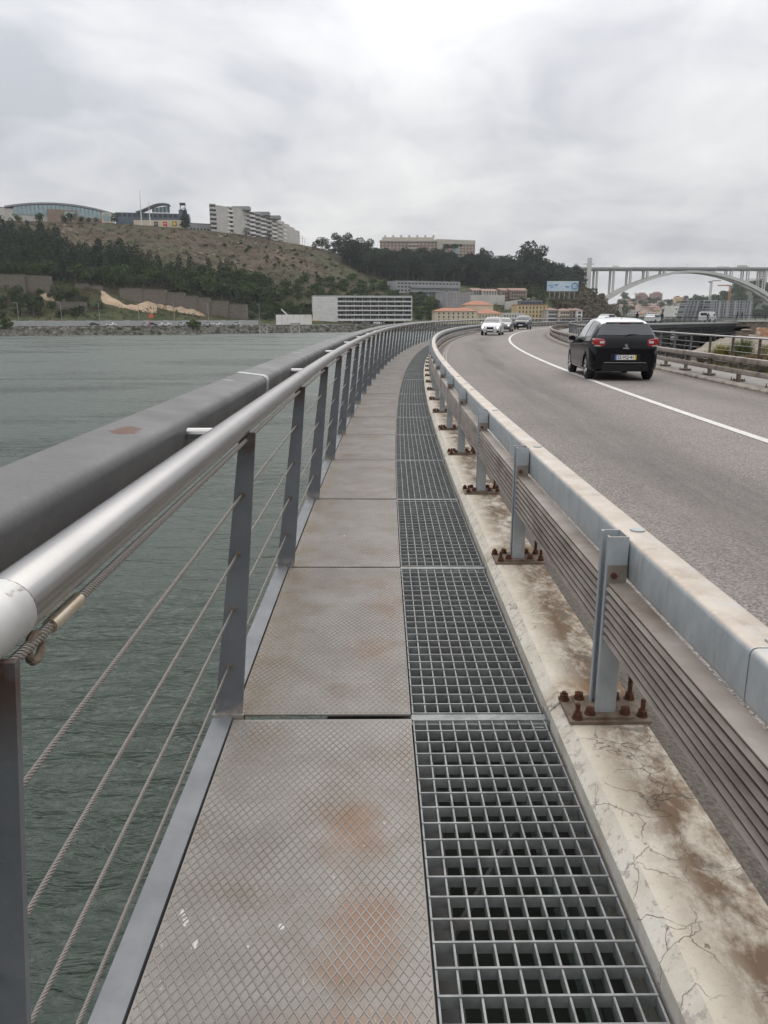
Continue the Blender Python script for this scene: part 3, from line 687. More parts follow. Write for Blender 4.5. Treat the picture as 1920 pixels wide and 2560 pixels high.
def cat(xs, ys, x): return np.interp(x, xs, ys)
def smooth_interp(pts, x):
    X = np.array([p[0] for p in pts], float); Y = np.array([p[1] for p in pts], float)
    n = len(X); d = np.diff(Y) / np.diff(X); mm = np.zeros(n); mm[0] = d[0]; mm[-1] = d[-1]
    for i in range(1, n - 1): mm[i] = 0 if d[i - 1] * d[i] <= 0 else 2 * d[i - 1] * d[i] / (d[i - 1] + d[i])
    i = np.clip(np.searchsorted(X, x) - 1, 0, n - 2); h = X[i + 1] - X[i]; t = (x - X[i]) / h
    return (1 + 2 * t) * (1 - t) ** 2 * Y[i] + t * (1 - t) ** 2 * h * mm[i] + t * t * (3 - 2 * t) * Y[i + 1] + t * t * (t - 1) * h * mm[i + 1]
class Car:
    """local frame: y forward (rear bumper at 0), x right, z up"""
    def __init__(s, L, W, top, belt, sill, halfw, roofw, wb, r, rear_axle):
        s.L, s.W, s.top, s.belt, s.sill, s.hw, s.rw, s.wb, s.r, s.ra = L, W, top, belt, sill, halfw, roofw, wb, r, rear_axle
    def sec(s, y):
        zt = float(smooth_interp(s.top, y)); zb = float(np.interp(y, *zip(*s.belt))); zs = float(np.interp(y, *zip(*s.sill))); w = float(smooth_interp(s.hw, y)); rw = float(np.interp(y, *zip(*s.rw)))
        zb = min(zb, zt - 0.03)
        g = max(0, zt - zb)
        return [(w * .90, zs), (w * .975, zs + .06), (w, zs + .18), (w * 1.0, (zs + zb) / 2), (w * .995, zb - .10), (w * .965, zb), (w * .965 + (rw - w * .965) * .55, zb + g * .55), (rw, zb + g * .86), (rw * .86, zb + g * .965), (rw * .5, zt - .0), (0, zt + .012)]
    NP = 11
    def pt(s, y, t, off=0.0, side=1):
        P = s.sec(y); i = min(int(t), s.NP - 2); f = t - i
        # smooth between control points (Catmull-Rom)
        p = [P[max(i - 1, 0)], P[i], P[i + 1], P[min(i + 2, s.NP - 1)]]
        if i == s.NP - 2: p[3] = (-P[i][0], P[i][1])
        def cr(k): a, b, c, d = [q[k] for q in p]; return .5 * ((2 * b) + (-a + c) * f + (2 * a - 5 * b + 4 * c - d) * f * f + (-a + 3 * b - 3 * c + d) * f ** 3)
        return Vector((side * cr(0), y, cr(1)))
    def npt(s, y, t, off, side=1):
        e = 0.01; a = s.pt(min(y + e, s.L), t, side=side) - s.pt(max(y - e, 0), t, side=side); b = s.pt(y, min(t + .05, s.NP - 1), side=side) - s.pt(y, max(t - .05, 0), side=side)
        n = a.cross(b); 
        if n.length < 1e-9: n = Vector((side, 0, 0))
        n.normalize()
        c = s.pt(y, t, side=side)
        if n.dot(c - Vector((0, s.L / 2, .5))) < 0: n = -n
        return c + n * off
    def body(s):
        ys = np.concatenate([np.linspace(0, .55, 24), np.linspace(.58, s.L - .6, 90), np.linspace(s.L - .57, s.L, 24)])
        ts = np.concatenate([np.linspace(0, 5, 22), np.linspace(5.25, s.NP - 1, 18)])
        m = MB(); n = len(ts)
        for y in ys:
            for t in ts: m.v.append(tuple(s.pt(y, t)))
            for t in ts[::-1][1:]: m.v.append(tuple(s.pt(y, t, side=-1)))
        nn = 2 * n - 1
        ax = (s.ra, s.ra + s.wb)
        for i in range(len(ys) - 1):
            yc = (ys[i] + ys[i + 1]) / 2
            for j in range(nn - 1):
                a = i * nn + j; q = m.v[a]; z = (m.v[a][2] + m.v[a + nn + 1][2]) / 2
                if abs(m.v[a][0]) > s.W * .38 and any((yc - c) ** 2 + (z - s.r) ** 2 < (s.r + .055) ** 2 for c in ax): continue
                m.face([a, a + 1, a + nn + 1, a + nn])
        m.face(list(range(nn - 1, -1, -1))); b = (len(ys) - 1) * nn; m.face([b + j for j in range(nn)])
        return m
    def patch(s, y0, y1, t0, t1, off, side=1, ny=10, nt=6, f=None, th=0.004):
        m = MB()
        for i in range(ny + 1):
            for j in range(nt + 1):
                y = y0 + (y1 - y0) * i / ny; t = t0 + (t1 - t0) * j / nt
                if f: y, t = f(i / ny, j / nt)
                m.v.append(tuple(s.npt(y, t, off, side)))
        for i in range(ny):
            for j in range(nt): m.face([i * (nt + 1) + j, i * (nt + 1) + j + 1, (i + 1) * (nt + 1) + j + 1, (i + 1) * (nt + 1) + j])
        return m
def both(car, name, mt, root, fn):
    m = MB()
    for sd in (1, -1): q = fn(sd); m.add(q.v, q.f)
    return m.build(name, mt, root, 'all')
def wheel(root, car, x, y, side, spokes=5):
    r = car.r; w_ = .20
    e = bpy.data.objects.new('wheel', None); col.objects.link(e); e.parent = root; e.location = (x, y, r)
    m = MB(); prof = [(-w_ / 2, r * .66), (-w_ / 2 + .01, r * .93), (-w_ / 2 + .035, r), (w_ / 2 - .035, r), (w_ / 2 - .01, r * .93), (w_ / 2, r * .66)]; rings = []
    for k in range(28): a = 2 * math.pi * k / 28; rings.append([(px_, rr * math.cos(a), rr * math.sin(a)) for px_, rr in prof])
    rings.append(rings[0]); m.loft(rings, False, False); m.build('tyre', m_tyre, e, 'all')
    m = MB(); so = side * (w_ / 2 - .045); m.tube([(so - .01 * side, 0, 0), (so, 0, 0)], r * .64, 24); m.build('hub_disc', m_shade, e)
    m = MB(); so = side * (w_ / 2 - .02)
    for k in range(spokes):
        for dd in (-.12, .12): a = 2 * math.pi * k / spokes; m.tube([(so, .05 * math.cos(a), .05 * math.sin(a)), (so, r * .63 * math.cos(a + dd), r * .63 * math.sin(a + dd))], .018, 4)
    ring = [(so, r * .645 * math.cos(k * math.pi / 14), r * .645 * math.sin(k * math.pi / 14)) for k in range(29)]; m.tube(ring, .016, 5, False); m.tube([(so - .01, 0, 0), (so + .012 * side, 0, 0)], .055, 10)
    m.build('rim', m_alloy, e)
def text(root, s_, size, M, mt, name, ext=0.001):
    c = bpy.data.curves.new(name, 'FONT'); c.body = s_; c.size = size; c.align_x = 'CENTER'; c.align_y = 'CENTER'; c.extrude = ext; c.offset = 0.0012 if size > .05 else 0
    tmp = bpy.data.objects.new(name, c); col.objects.link(tmp); bpy.context.view_layer.update()
    me = bpy.data.meshes.new_from_object(tmp.evaluated_get(bpy.context.evaluated_depsgraph_get())); bpy.data.objects.remove(tmp)
    me.materials.clear(); me.materials.append(mt); o = bpy.data.objects.new(name, me); col.objects.link(o); o.parent = root; o.matrix_local = M; return o
def make_car(kind, loc, rz, paint, roofpaint, label, front=False):
    if kind == 'hatch':      # small three-door hatchback
        L, W = 3.95, 1.71
        top = [(0, .80), (.04, 1.02), (.10, 1.10), (.20, 1.24), (.33, 1.41), (.50, 1.47), (1.3, 1.53), (1.9, 1.51), (2.35, 1.35), (2.85, 1.05), (3.2, .965), (3.7, .84), (3.88, .68), (3.95, .58)]
        belt = [(0, .74), (.3, 1.02), (1.2, .965), (2.6, .90), (3.4, .82), (3.95, .52)]; sill = [(0, .30), (.15, .24), (.5, .20), (3.4, .20), (3.95, .26)]
        hw = [(0, .72), (.10, .79), (.35, .845), (1.0, .855), (2.9, .85), (3.5, .82), (3.8, .72), (3.95, .55)]; rw = [(0, .74), (.1, .70), (.36, .575), (1.0, .585), (1.9, .575), (2.4, .62), (2.9, .72), (3.95, .52)]
        wb, r, ra = 2.46, .31, .70
    elif kind == 'sedan':
        L, W = 4.6, 1.82
        top = [(0, .82), (.06, .98), (.5, 1.05), (1.0, 1.22), (1.5, 1.39), (2.2, 1.43), (2.7, 1.36), (3.3, 1.03), (3.8, .93), (4.35, .80), (4.53, .66), (4.6, .56)]
        belt = [(0, .74), (.5, .97), (2.5, .93), (3.6, .88), (4.2, .76), (4.6, .5)]; sill = [(0, .30), (.3, .22), (4.2, .20), (4.6, .24)]
        hw = [(0, .74), (.3, .88), (1.0, .91), (3.6, .90), (4.2, .86), (4.48, .76), (4.6, .6)]; rw = [(0, .72), (1.0, .62), (2.4, .62), (3.3, .74), (4.6, .55)]
        wb, r, ra = 2.8, .33, .9
    elif kind == 'suv':
        L, W = 4.45, 1.82
        top = [(0, .90), (.05, 1.08), (.2, 1.35), (.45, 1.64), (1.2, 1.70), (2.3, 1.68), (2.75, 1.50), (3.25, 1.16), (3.7, 1.10), (4.2, 1.0), (4.38, .82), (4.45, .7)]
        belt = [(0, .84), (.3, 1.05), (2.6, 1.04), (3.5, 1.0), (4.2, .92), (4.45, .6)]; sill = [(0, .40), (.3, .32), (4.1, .32), (4.45, .36)]
        hw = [(0, .80), (.2, .88), (1.0, .91), (3.6, .90), (4.15, .87), (4.38, .78), (4.45, .66)]; rw = [(0, .8), (.4, .66), (2.5, .66), (3.2, .76), (4.45, .6)]
        wb, r, ra = 2.62, .36, .85
    car = Car(L, W, top, belt, sill, hw, rw, wb, r, ra)
    root = empty('car', loc, rz, label=label, cat='car')
    car.body().build('body', paint, root, True)
    m = MB(); m.box(-W * .40, W * .40, .25, L - .3, .22, .60); m.build('underbody', m_shade, root)
    for ay in (ra, ra + wb):
        for sd in (1, -1): wheel(root, car, sd * (W / 2 - .115), ay, sd)
    NP = car.NP - 1
    if kind == 'hatch':
        # roof shell in contrasting colour
        both(car, 'roof', roofpaint, root, lambda sd: car.patch(.325, 1.95, 7.1, NP, .006, sd, 24, 10))
        # rear window wraps from side to side
        both(car, 'rear_window', m_glass, root, lambda sd: car.patch(.105, .405, 0, 0, .006, sd, 10, 10, f=lambda u, v: (.105 + .20 * u + .03 * (1 - v) * (1 - u), 6.55 + .55 * u + (NP - 6.55 - .55 * u) * v)))
        both(car, 'rear_side_window', m_glass, root, lambda sd: car.patch(.42, 1.12, 5.25, 7.2, .006, sd, 8, 6, f=lambda u, v: (.42 + .70 * u + .06 * v * (1 - u), 5.35 + 1.75 * v)))
        both(car, 'door_window', m_side, root, lambda sd: car.patch(0, 0, 0, 0, .006, sd, 10, 6, f=lambda u, v: (1.22 + (1.30 - .72 * v) * u, 5.3 + 1.8 * v)))
        both(car, 'windscreen', m_glass, root, lambda sd: car.patch(2.02, 2.84, 7.2, NP, .018, sd, 12, 10))
        # lamps at the rear corners
        for sd in (1, -1):
            m = MB(); n = 24; rings = []
            for (gy, gs) in ((-.035, .80), (-.02, .96), (.03, 1.0), (.16, 1.0)):
                ring = []
                for k in range(n):
                    a = 2 * math.pi * k / n; cx, cz = math.cos(a), math.sin(a); sx2 = math.copysign(abs(cx) ** .55, cx); sz2 = math.copysign(abs(cz) ** .6, cz)
                    x = sd * (.655 + .150 * sx2 * gs); ring.append((x, gy + .02 + .30 * max(0, abs(x) - .60) ** 1.3, .945 + .095 * sz2 * gs + .018 * (sx2)))
                rings.append(ring)
            m.loft(rings if sd > 0 else [r_[::-1] for r_ in rings]); tl = m.build('tail_lamp', m_tail, root, True)
            m = MB(); m.box(sd * .60 - .052, sd * .60 + .052, -.035, -.008, .925, .977); m.build('lamp_window', m_taillow, tl)
            m = MB(); m.box(sd * .70 - .075, sd * .70 + .075, -.016, .01, .853, .873); m.build('reversing_strip', m_taillow, tl)
        # bumper, plate recess, diffuser, exhaust
        m = MB(); m.box(-.36, .36, -.012, .05, .500, .665); m.build('plate_recess', m_trim, root)
        m = MB(); m.box(-.26, .26, -.024, -.0125, .525, .640); pl = m.build('number_plate', m_plate_w, root)
        m = MB(); m.box(-.26, -.218, -.026, -.0245, .526, .639); m.build('blue_band', m_plate_b, pl)
        m = MB(); m.box(.222, .26, -.026, -.0245, .526, .639); m.build('yellow_band', m_plate_y, pl)
        Mt = Matrix.Translation((0.002, -.0262, .582)) @ Matrix.Rotation(R(90), 4, 'X')
        text(pl, '22·VQ·41', .105, Mt, m_trim, 'plate_number')
        text(root, 'CITROËN', .036, Matrix.Translation((0, -.012, .800)) @ Matrix.Rotation(R(84), 4, 'X'), m_chrome, 'badge_lettering')
        m = MB()      # chrome emblem
        for P in ([(-.055, .045), (-.01, .018), (-.055, -.008), (-.035, .02)], [(.0, .045), (.028, .045), (.005, .012), (.032, -.006), (.012, -.045), (-.03, -.045), (.002, -.022), (-.022, .0)], [(.034, .03), (.05, .02), (.034, .01)]):
            n = len(P); vs = [(x, y_, z) for y_ in (-.022, -.008) for x, z in [(a * 1.0, .865 + b * 1.0) for a, b in P]]; m.add(vs, [tuple(range(n)), tuple(range(2 * n - 1, n - 1, -1))] + [(i, (i + 1) % n, n + (i + 1) % n, n + i) for i in range(n)])
        m.build('emblem', m_chrome, root)
        m = MB(); m.tube([(-.64, .075, .40), (-.50, -.004, .452), (.50, -.004, .452), (.64, .075, .40)], .013, 6); m.build('bumper_crease', m_pgrey, root)
        m = MB(); m.prism([(-.56, -.006), (.56, -.006), (.62, .08), (-.62, .08)], .245, .41); m.build('rear_diffuser', m_trim, root)
        m = MB(); m.tube([(.44, -.028, .335), (.44, .12, .335)], .038, 14, False); m.tube([(.44, -.028, .335), (.44, -.02, .335)], .045, 14, False); m.build('exhaust_tip', m_chrome, root)
        m = MB(); m.tube([(.44, .0, .335), (.44, .05, .335)], .034, 12); m.build('exhaust_hole', m_shade, root)
        m = MB(); m.tube([(-.02, .09, 1.10), (.10, .11, 1.135), (.36, .125, 1.13)], [.018, .016, .007], 6); m.build('rear_wiper', m_trim, root)
        m = MB(); m.box(-.135, .135, .28, .37, 1.398, 1.422); m.build('brake_light', mat('dark_red_lens', (0.10, 0.01, 0.01), rough=.3), root)
        m = MB(); m.box(-.46, .46, .31, .50, 1.4225, 1.440); m.build('roof_spoiler', roofpaint, root)
        m = MB(); m.tube([(.0, .78, 1.48), (.02, .50, 1.70)], [.007, .003], 5); m.prism([(.02 * math.cos(k), .8 + .035 * math.sin(k)) for k in range(6)], 1.47, 1.50); m.build('aerial', m_trim, root)
        both(car, 'door_gap', m_shade, root, lambda sd: car.patch(1.16, 1.172, .6, 5.1, .003, sd, 1, 12))
        both(car, 'tailgate_gap', m_shade, root, lambda sd: car.patch(.07, .076, 5.3, 6.3, .004, sd, 1, 6))
        both(car, 'chrome_side_strip', m_pgrey, root, lambda sd: car.patch(1.3, 2.5, 1.1, 1.45, .008, sd, 8, 2))
    else:
        roof_y0, roof_y1 = (1.5, 2.35) if kind == 'sedan' else (.5, 2.4)
        both(car, 'windscreen', m_glass, root, lambda sd: car.patch(roof_y1 + .1, (3.24 if kind == 'sedan' else 3.18), 7.2, NP, .018, sd, 12, 10))
        both(car, 'rear_window', m_glass, root, lambda sd: car.patch(.6 if kind == 'sedan' else .1, roof_y0 - .1, 7.3, NP, .006, sd, 8, 8))
        both(car, 'side_window', m_glass, root, lambda sd: car.patch(0, 0, 0, 0, .006, sd, 10, 6, f=lambda u, v: (roof_y0 - .45 + .3 * v + (1.95 - .6 * v) * u, 5.35 + 1.7 * v)))
    for sd in (1, -1):      # door mirrors
        my = {'hatch': 2.35, 'sedan': 2.75, 'suv': 2.75}[kind]; mz = {'hatch': 1.0, 'sedan': 1.0, 'suv': 1.12}[kind]
        m = MB(); n = 10; rings = [[(sd * (W / 2 + .09) + .105 * g_ * math.cos(2 * math.pi * k / n), my + dy, mz + .075 * g_ * math.sin(2 * math.pi * k / n)) for k in range(n)] for dy, g_ in ((-.07, .9), (-.04, 1), (.05, .85), (.09, .45))]
        m.loft(rings); m.build('door_mirror', paint, root, True)
        m = MB(); m.box(min(sd * (W / 2 - .09), sd * (W / 2 + .03)), max(sd * (W / 2 - .09), sd * (W / 2 + .03)), my - .02, my + .03, mz - .09, mz - .06); m.build('mirror_arm', m_trim, root)
    if front:
        yf = L
        for sd in (1, -1):
            xx = W * .36
            m = MB(); m.prism([(sd * (xx - .17), yf - .10), (sd * (xx - .12), yf + .0), (sd * (xx + .13), yf - .13), (sd * (xx + .16), yf - .34)] if sd > 0 else [(sd * (xx + .16), yf - .34), (sd * (xx + .13), yf - .13), (sd * (xx - .12), yf + .0), (sd * (xx - .17), yf - .10)], .60 if kind != 'suv' else .74, .72 if kind != 'suv' else .88); h_ = m.build('headlight', m_headl, root)
            m = MB(); zc_ = .66 if kind != 'suv' else .81
            if kind != 'suv': m.tube([(sd * (xx + .02), yf - .20, zc_), (sd * (xx + .02), yf - .035, zc_)], .075 if kind == 'hatch' else .07, 12); m.build('lit_lamp', m_drl, h_)
            m = MB(); m.box(sd * xx - .16, sd * xx + .16, yf - .16, yf - .02, .30, .42); m.build('fog_intake', m_trim, root)
        gz0, gz1, gw = {'hatch': (.30, .70, .29), 'sedan': (.50, .66, .34), 'suv': (.62, .82, .50)}[kind]
        m = MB(); m.prism([(-gw, yf - .08), (gw, yf - .08), (gw * .93, yf + .02), (-gw * .93, yf + .02)][::1], gz0, gz1); m.build('grille', m_trim, root)
        m = MB(); m.tube([(-gw, yf + .01, gz0), (-gw, yf + .01, gz1), (gw, yf + .01, gz1), (gw, yf + .01, gz0)], .012, 4); m.build('grille_frame', m_chrome if kind != 'suv' else m_trim, root)
        m = MB(); m.box(-.26, .26, yf + .025, yf + .035, gz0 + (.09 if kind == 'hatch' else -.14), gz0 + (.20 if kind == 'hatch' else -.03)); m.build('number_plate', m_plate_w, root)
        m = MB(); m.box(-W * .40, W * .40, yf - .22, yf - .04, .24, .30); m.build('lower_lip', m_trim, root)
    return root
# black hatchback with white roof, driving away
rr0 = Vector((6.0, 19.45, .04)); make_car('hatch', rr0, -R(3.8), m_pblack, m_pwhite, 'black hatchback with white roof driving away beside the right kerb')
def oncoming(kind, s, o, paint, lab):
    c = C(s, o, .04); return c, -hd(s)
for kind, s, o, paint, lab in (('hatch', 68, 2.95, m_pwhite, 'white hatchback with lit headlamps coming round the bend first'), ('sedan', 83.5, 2.9, m_pgrey, 'dark grey saloon following behind the white hatchback'), ('suv', 99, 3.3, m_pdk, 'dark tall estate car, last of the three oncoming')):
    c = C(s, o, .04); a = math.pi - hd(s)
    L_ = {'hatch': 3.95, 'sedan': 4.6, 'suv': 4.45}[kind]
    a += {'hatch': -.06, 'sedan': 0, 'suv': 0.0}[kind]
    d = Vector((-math.sin(a), math.cos(a), 0)); make_car(kind, c - d * L_, a, paint, paint, lab, True)
#@@LAND
# ================================================================ FAR BANK: hills, woods, buildings
def interp(xs, pts):
    return np.interp(xs, [p[0] for p in pts], [p[1] for p in pts])
SKY_PTS = [(-900, 530), (-300, 540), (0, 550), (300, 557), (452, 569), (600, 584), (721, 605), (811, 622), (872, 640), (917, 653), (1000, 652), (1100, 655), (1200, 668), (1300, 684), (1400, 700), (1450, 716), (1500, 752), (1540, 790), (1565, 812), (1600, 840), (2600, 840)]
YR = [(-900, 520), (0, 540), (500, 580), (900, 680), (1400, 760), (1600, 700), (2600, 700)]
YB = [(-900, 290), (0, 322), (460, 347), (800, 392), (1500, 470), (1560, 520), (1620, 1200), (2600, 1200)]
def hill_h(X, Y):
    xs = 960 + 2008 * X / Y
    yb = interp(xs, YB); yr = interp(xs, YR)
    v = interp(xs, SKY_PTS) - 1280
    rat = (1920 * math.sin(TH) + v * math.cos(TH)) / (1920 * math.cos(TH) - v * math.sin(TH))
    hr = H - rat * yr
    flat = np.interp(xs, [0, 700, 1000, 1500], [38, 45, 40, 18])
    t = np.clip((Y - yb - flat) / (yr - yb - flat), 0, 1)
    prof = 0.16 * np.clip(t / 0.25, 0, 1) + 0.84 * np.clip((t - 0.12) / 0.88, 0, 1) ** 1.02
    h = -2.6 + (hr + 2.6) * prof
    bumpy = (np.sin(X * .09 + Y * .05) + np.sin(X * .043 - Y * .11) + .6 * np.sin(X * .21 + Y * .17) + .4 * np.sin(X * .41 - Y * .33)) * np.clip(t * 3, 0, 1) * np.clip((1 - t) * 6, 0, 1)
    h = h + bumpy * 0.9
    h = h - np.clip((Y - yr) / 300, 0, 1) * 12
    sh = np.clip((yb - Y) / 4.5, 0, 1)
    return np.where(Y < yb, -2.6 - sh * 5.5, h)
def ground_hit(xs, ys, f=hill_h, y0=300, y1=1000):
    a, b = ray(xs, ys)
    Y = np.arange(y0, y1, 1.0); z = H + b * Y; hh = f(a * Y, Y)
    k = np.nonzero(z <= hh)[0]
    if len(k) == 0: return None
    q = Y[k[0]]; return (a * q, q, float(hh[k[0]]))
def terrain(name, f, a0, a1, na, y0, y1, ny, mt, geo=False):
    A = np.linspace(a0, a1, na); Yv = np.geomspace(y0, y1, ny) if geo else np.linspace(y0, y1, ny)
    AA, YY = np.meshgrid(A, Yv); XX = AA * YY; ZZ = f(XX, YY)
    vs = np.stack([XX, YY, ZZ], -1).reshape(-1, 3)
    i = np.arange(ny - 1)[:, None] * na + np.arange(na - 1)[None]; i = i.ravel()
    fs = np.stack([i, i + 1, i + na + 1, i + na], 1)
    me = bpy.data.meshes.new(name); me.from_pydata(vs.tolist(), [], fs.tolist()); me.polygons.foreach_set('use_smooth', [True] * len(fs)); me.materials.append(mt)
    o = bpy.data.objects.new(name, me); col.objects.link(o); return tag(o, kind='structure')
m_hill, g = newmat('scrub_hillside', 0.95, 0, 0.2)
P_ = g.pos(); sp3 = g.N.new('ShaderNodeSeparateXYZ'); g.K.new(P_, sp3.inputs[0])
c = g.mix(g.rng(g.noise(P_, 0.035, 7, 0.65), 0.38, 0.62), (0.125, 0.088, 0.060), (0.070, 0.076, 0.034))
c = g.mix(g.rng(g.noise(P_, 0.16, 8, 0.78), 0.46, 0.62), c, (0.046, 0.036, 0.027))
c = g.mix(g.m('MULTIPLY', g.rng(g.noise(P_, 0.3, 6, 0.75, 0, (1, .6, 2.5)), 0.56, 0.64), 0.7), c, (0.22, 0.155, 0.11))
c = g.mix(g.m('MULTIPLY', g.rng(g.noise(P_, 0.03, 7, 0.7, 0.8, (1, .7, 2.2)), 0.60, 0.68), g.rng(g.noise(P_, 0.25, 5, .7), 0.4, 0.6)), c, (0.30, 0.215, 0.145))
right = g.rng(sp3.outputs[0], -60, 30); low = g.rng(sp3.outputs[2], 22, 6)
grn = g.mix(g.rng(g.noise(P_, 0.12, 6, 0.7), 0.35, 0.65), (0.040, 0.058, 0.022), (0.095, 0.105, 0.042))
c = g.mix(g.m('MULTIPLY', g.m('MAXIMUM', right, low), g.rng(g.noise(P_, 0.04, 5, 0.6), 0.30, 0.50)), c, grn)
g.K.new(c, g.b.inputs['Base Color']); nb = g.bump(g.noise(P_, 0.35, 6, 0.7), 1.0, 2.5); g.K.new(nb, g.b.inputs['Normal'])
terrain('far_bank_hill', hill_h, -0.62, 0.34, 260, 280, 1050, 170, m_hill)

# shore road, hoarding, stone revetment
m_rock = mat('shore_rock', (0.10, 0.092, 0.08), (0.27, 0.25, 0.22), 0.8, 0.95, c3=(0.05, 0.06, 0.025), scale3=0.35, thr3=(0.5, 0.62))
m_grass = mat('bank_grass', (0.055, 0.066, 0.024), (0.12, 0.115, 0.05), 0.5, 0.95, bump=0.8, bscale=1.2, bdist=0.6)
def shore(xs, dY=0.0, z=-2.6):
    yb = interp(xs, YB) + dY; return Vector(((xs - 960) / 1985 * yb, yb, z))
m = MB(); q = [shore(x, 9, -2.45) for x in range(-300, 1520, 20)]; q2 = [shore(x, 22, -2.45) for x in range(-300, 1520, 20)]
m.loft([list(t) for t in zip(q, q2)], False, False); tag(m.build('shore_road', mat('shore_road_asphalt', (0.22, 0.215, 0.21), (0.28, 0.27, 0.265), 0.5, 0.9)), kind='structure')
m = MB(); m.loft([[shore(x, 0.5, -2.3), shore(x, 8.5, -2.3)] for x in range(-300, 1520, 20)], False, False); tag(m.build('shore_grass_strip', m_grass), kind='structure')
m = MB()
for k in range(5200):
    xs = random.uniform(-60, 1180); t = random.random(); c = shore(xs, -4.5 * t - 0.2, -3.0 - 3.3 * t ** 0.9); r = random.uniform(0.35, 1.0)
    M = Matrix.Translation(c) @ Matrix.Rotation(random.random() * 6, 4, 'Z') @ Matrix.Rotation(random.uniform(-.6, .6), 4, 'X'); m.box(-r, r, -r * .7, r * .7, -r * .5, r * .5, M)
tag(m.build('stone_revetment', m_rock), label='rough stone revetment along the far waterline', cat='revetment', kind='stuff')

# ---- foliage templates
def leaf_crown(m, blobs, n, size, flat=1.0):
    V = []; tot = sum(b[3] * b[4] * b[5] for b in blobs)
    for (cx, cy, cz, rx, ry, rz) in blobs:
        k = max(8, int(n * rx * ry * rz / tot))
        d = rng.normal(size=(k, 3)); d /= np.linalg.norm(d, axis=1)[:, None]; rr = rng.uniform(0.55, 1.08, (k, 1)) ** 0.6
        p = d * rr * np.array([rx, ry, rz]) + np.array([cx, cy, cz])
        u = rng.normal(size=(k, 3)); u[:, 2] *= flat; u /= np.linalg.norm(u, axis=1)[:, None]; w_ = np.cross(u, rng.normal(size=(k, 3))); w_ /= np.linalg.norm(w_, axis=1)[:, None]
        s = size * rng.uniform(0.6, 1.35, (k, 1))
        b0 = len(m.v)
        q = np.stack([p - u * s, p - w_ * s * .7, p + u * s, p + w_ * s * .7], 1).reshape(-1, 3)
        m.v += [tuple(x) for x in q.tolist()]
        for j in range(k): m.face([b0 + 4 * j, b0 + 4 * j + 1, b0 + 4 * j + 2, b0 + 4 * j + 3])
def foliage_mat(name, c1, c2, rnd=0.28):
    return mat(name, c1, c2, 0.45, 0.9, rnd=rnd, coord='pos', spec=0.15, contrast=(0.3, 0.7))
m_fdark = foliage_mat('dark_conifer_foliage', (0.026, 0.040, 0.022), (0.052, 0.066, 0.034))
m_fmid = foliage_mat('mid_green_foliage', (0.036, 0.058, 0.020), (0.066, 0.090, 0.030))
m_flight = foliage_mat('light_green_foliage', (0.060, 0.085, 0.030), (0.100, 0.125, 0.045))
m_fbrown = foliage_mat('russet_foliage', (0.125, 0.090, 0.062), (0.085, 0.085, 0.045))
m_feuc = foliage_mat('eucalyptus_foliage', (0.025, 0.037, 0.026), (0.052, 0.064, 0.040))
m_bark = mat('tree_bark', (0.10, 0.08, 0.065), (0.16, 0.14, 0.12), 3, 0.95)
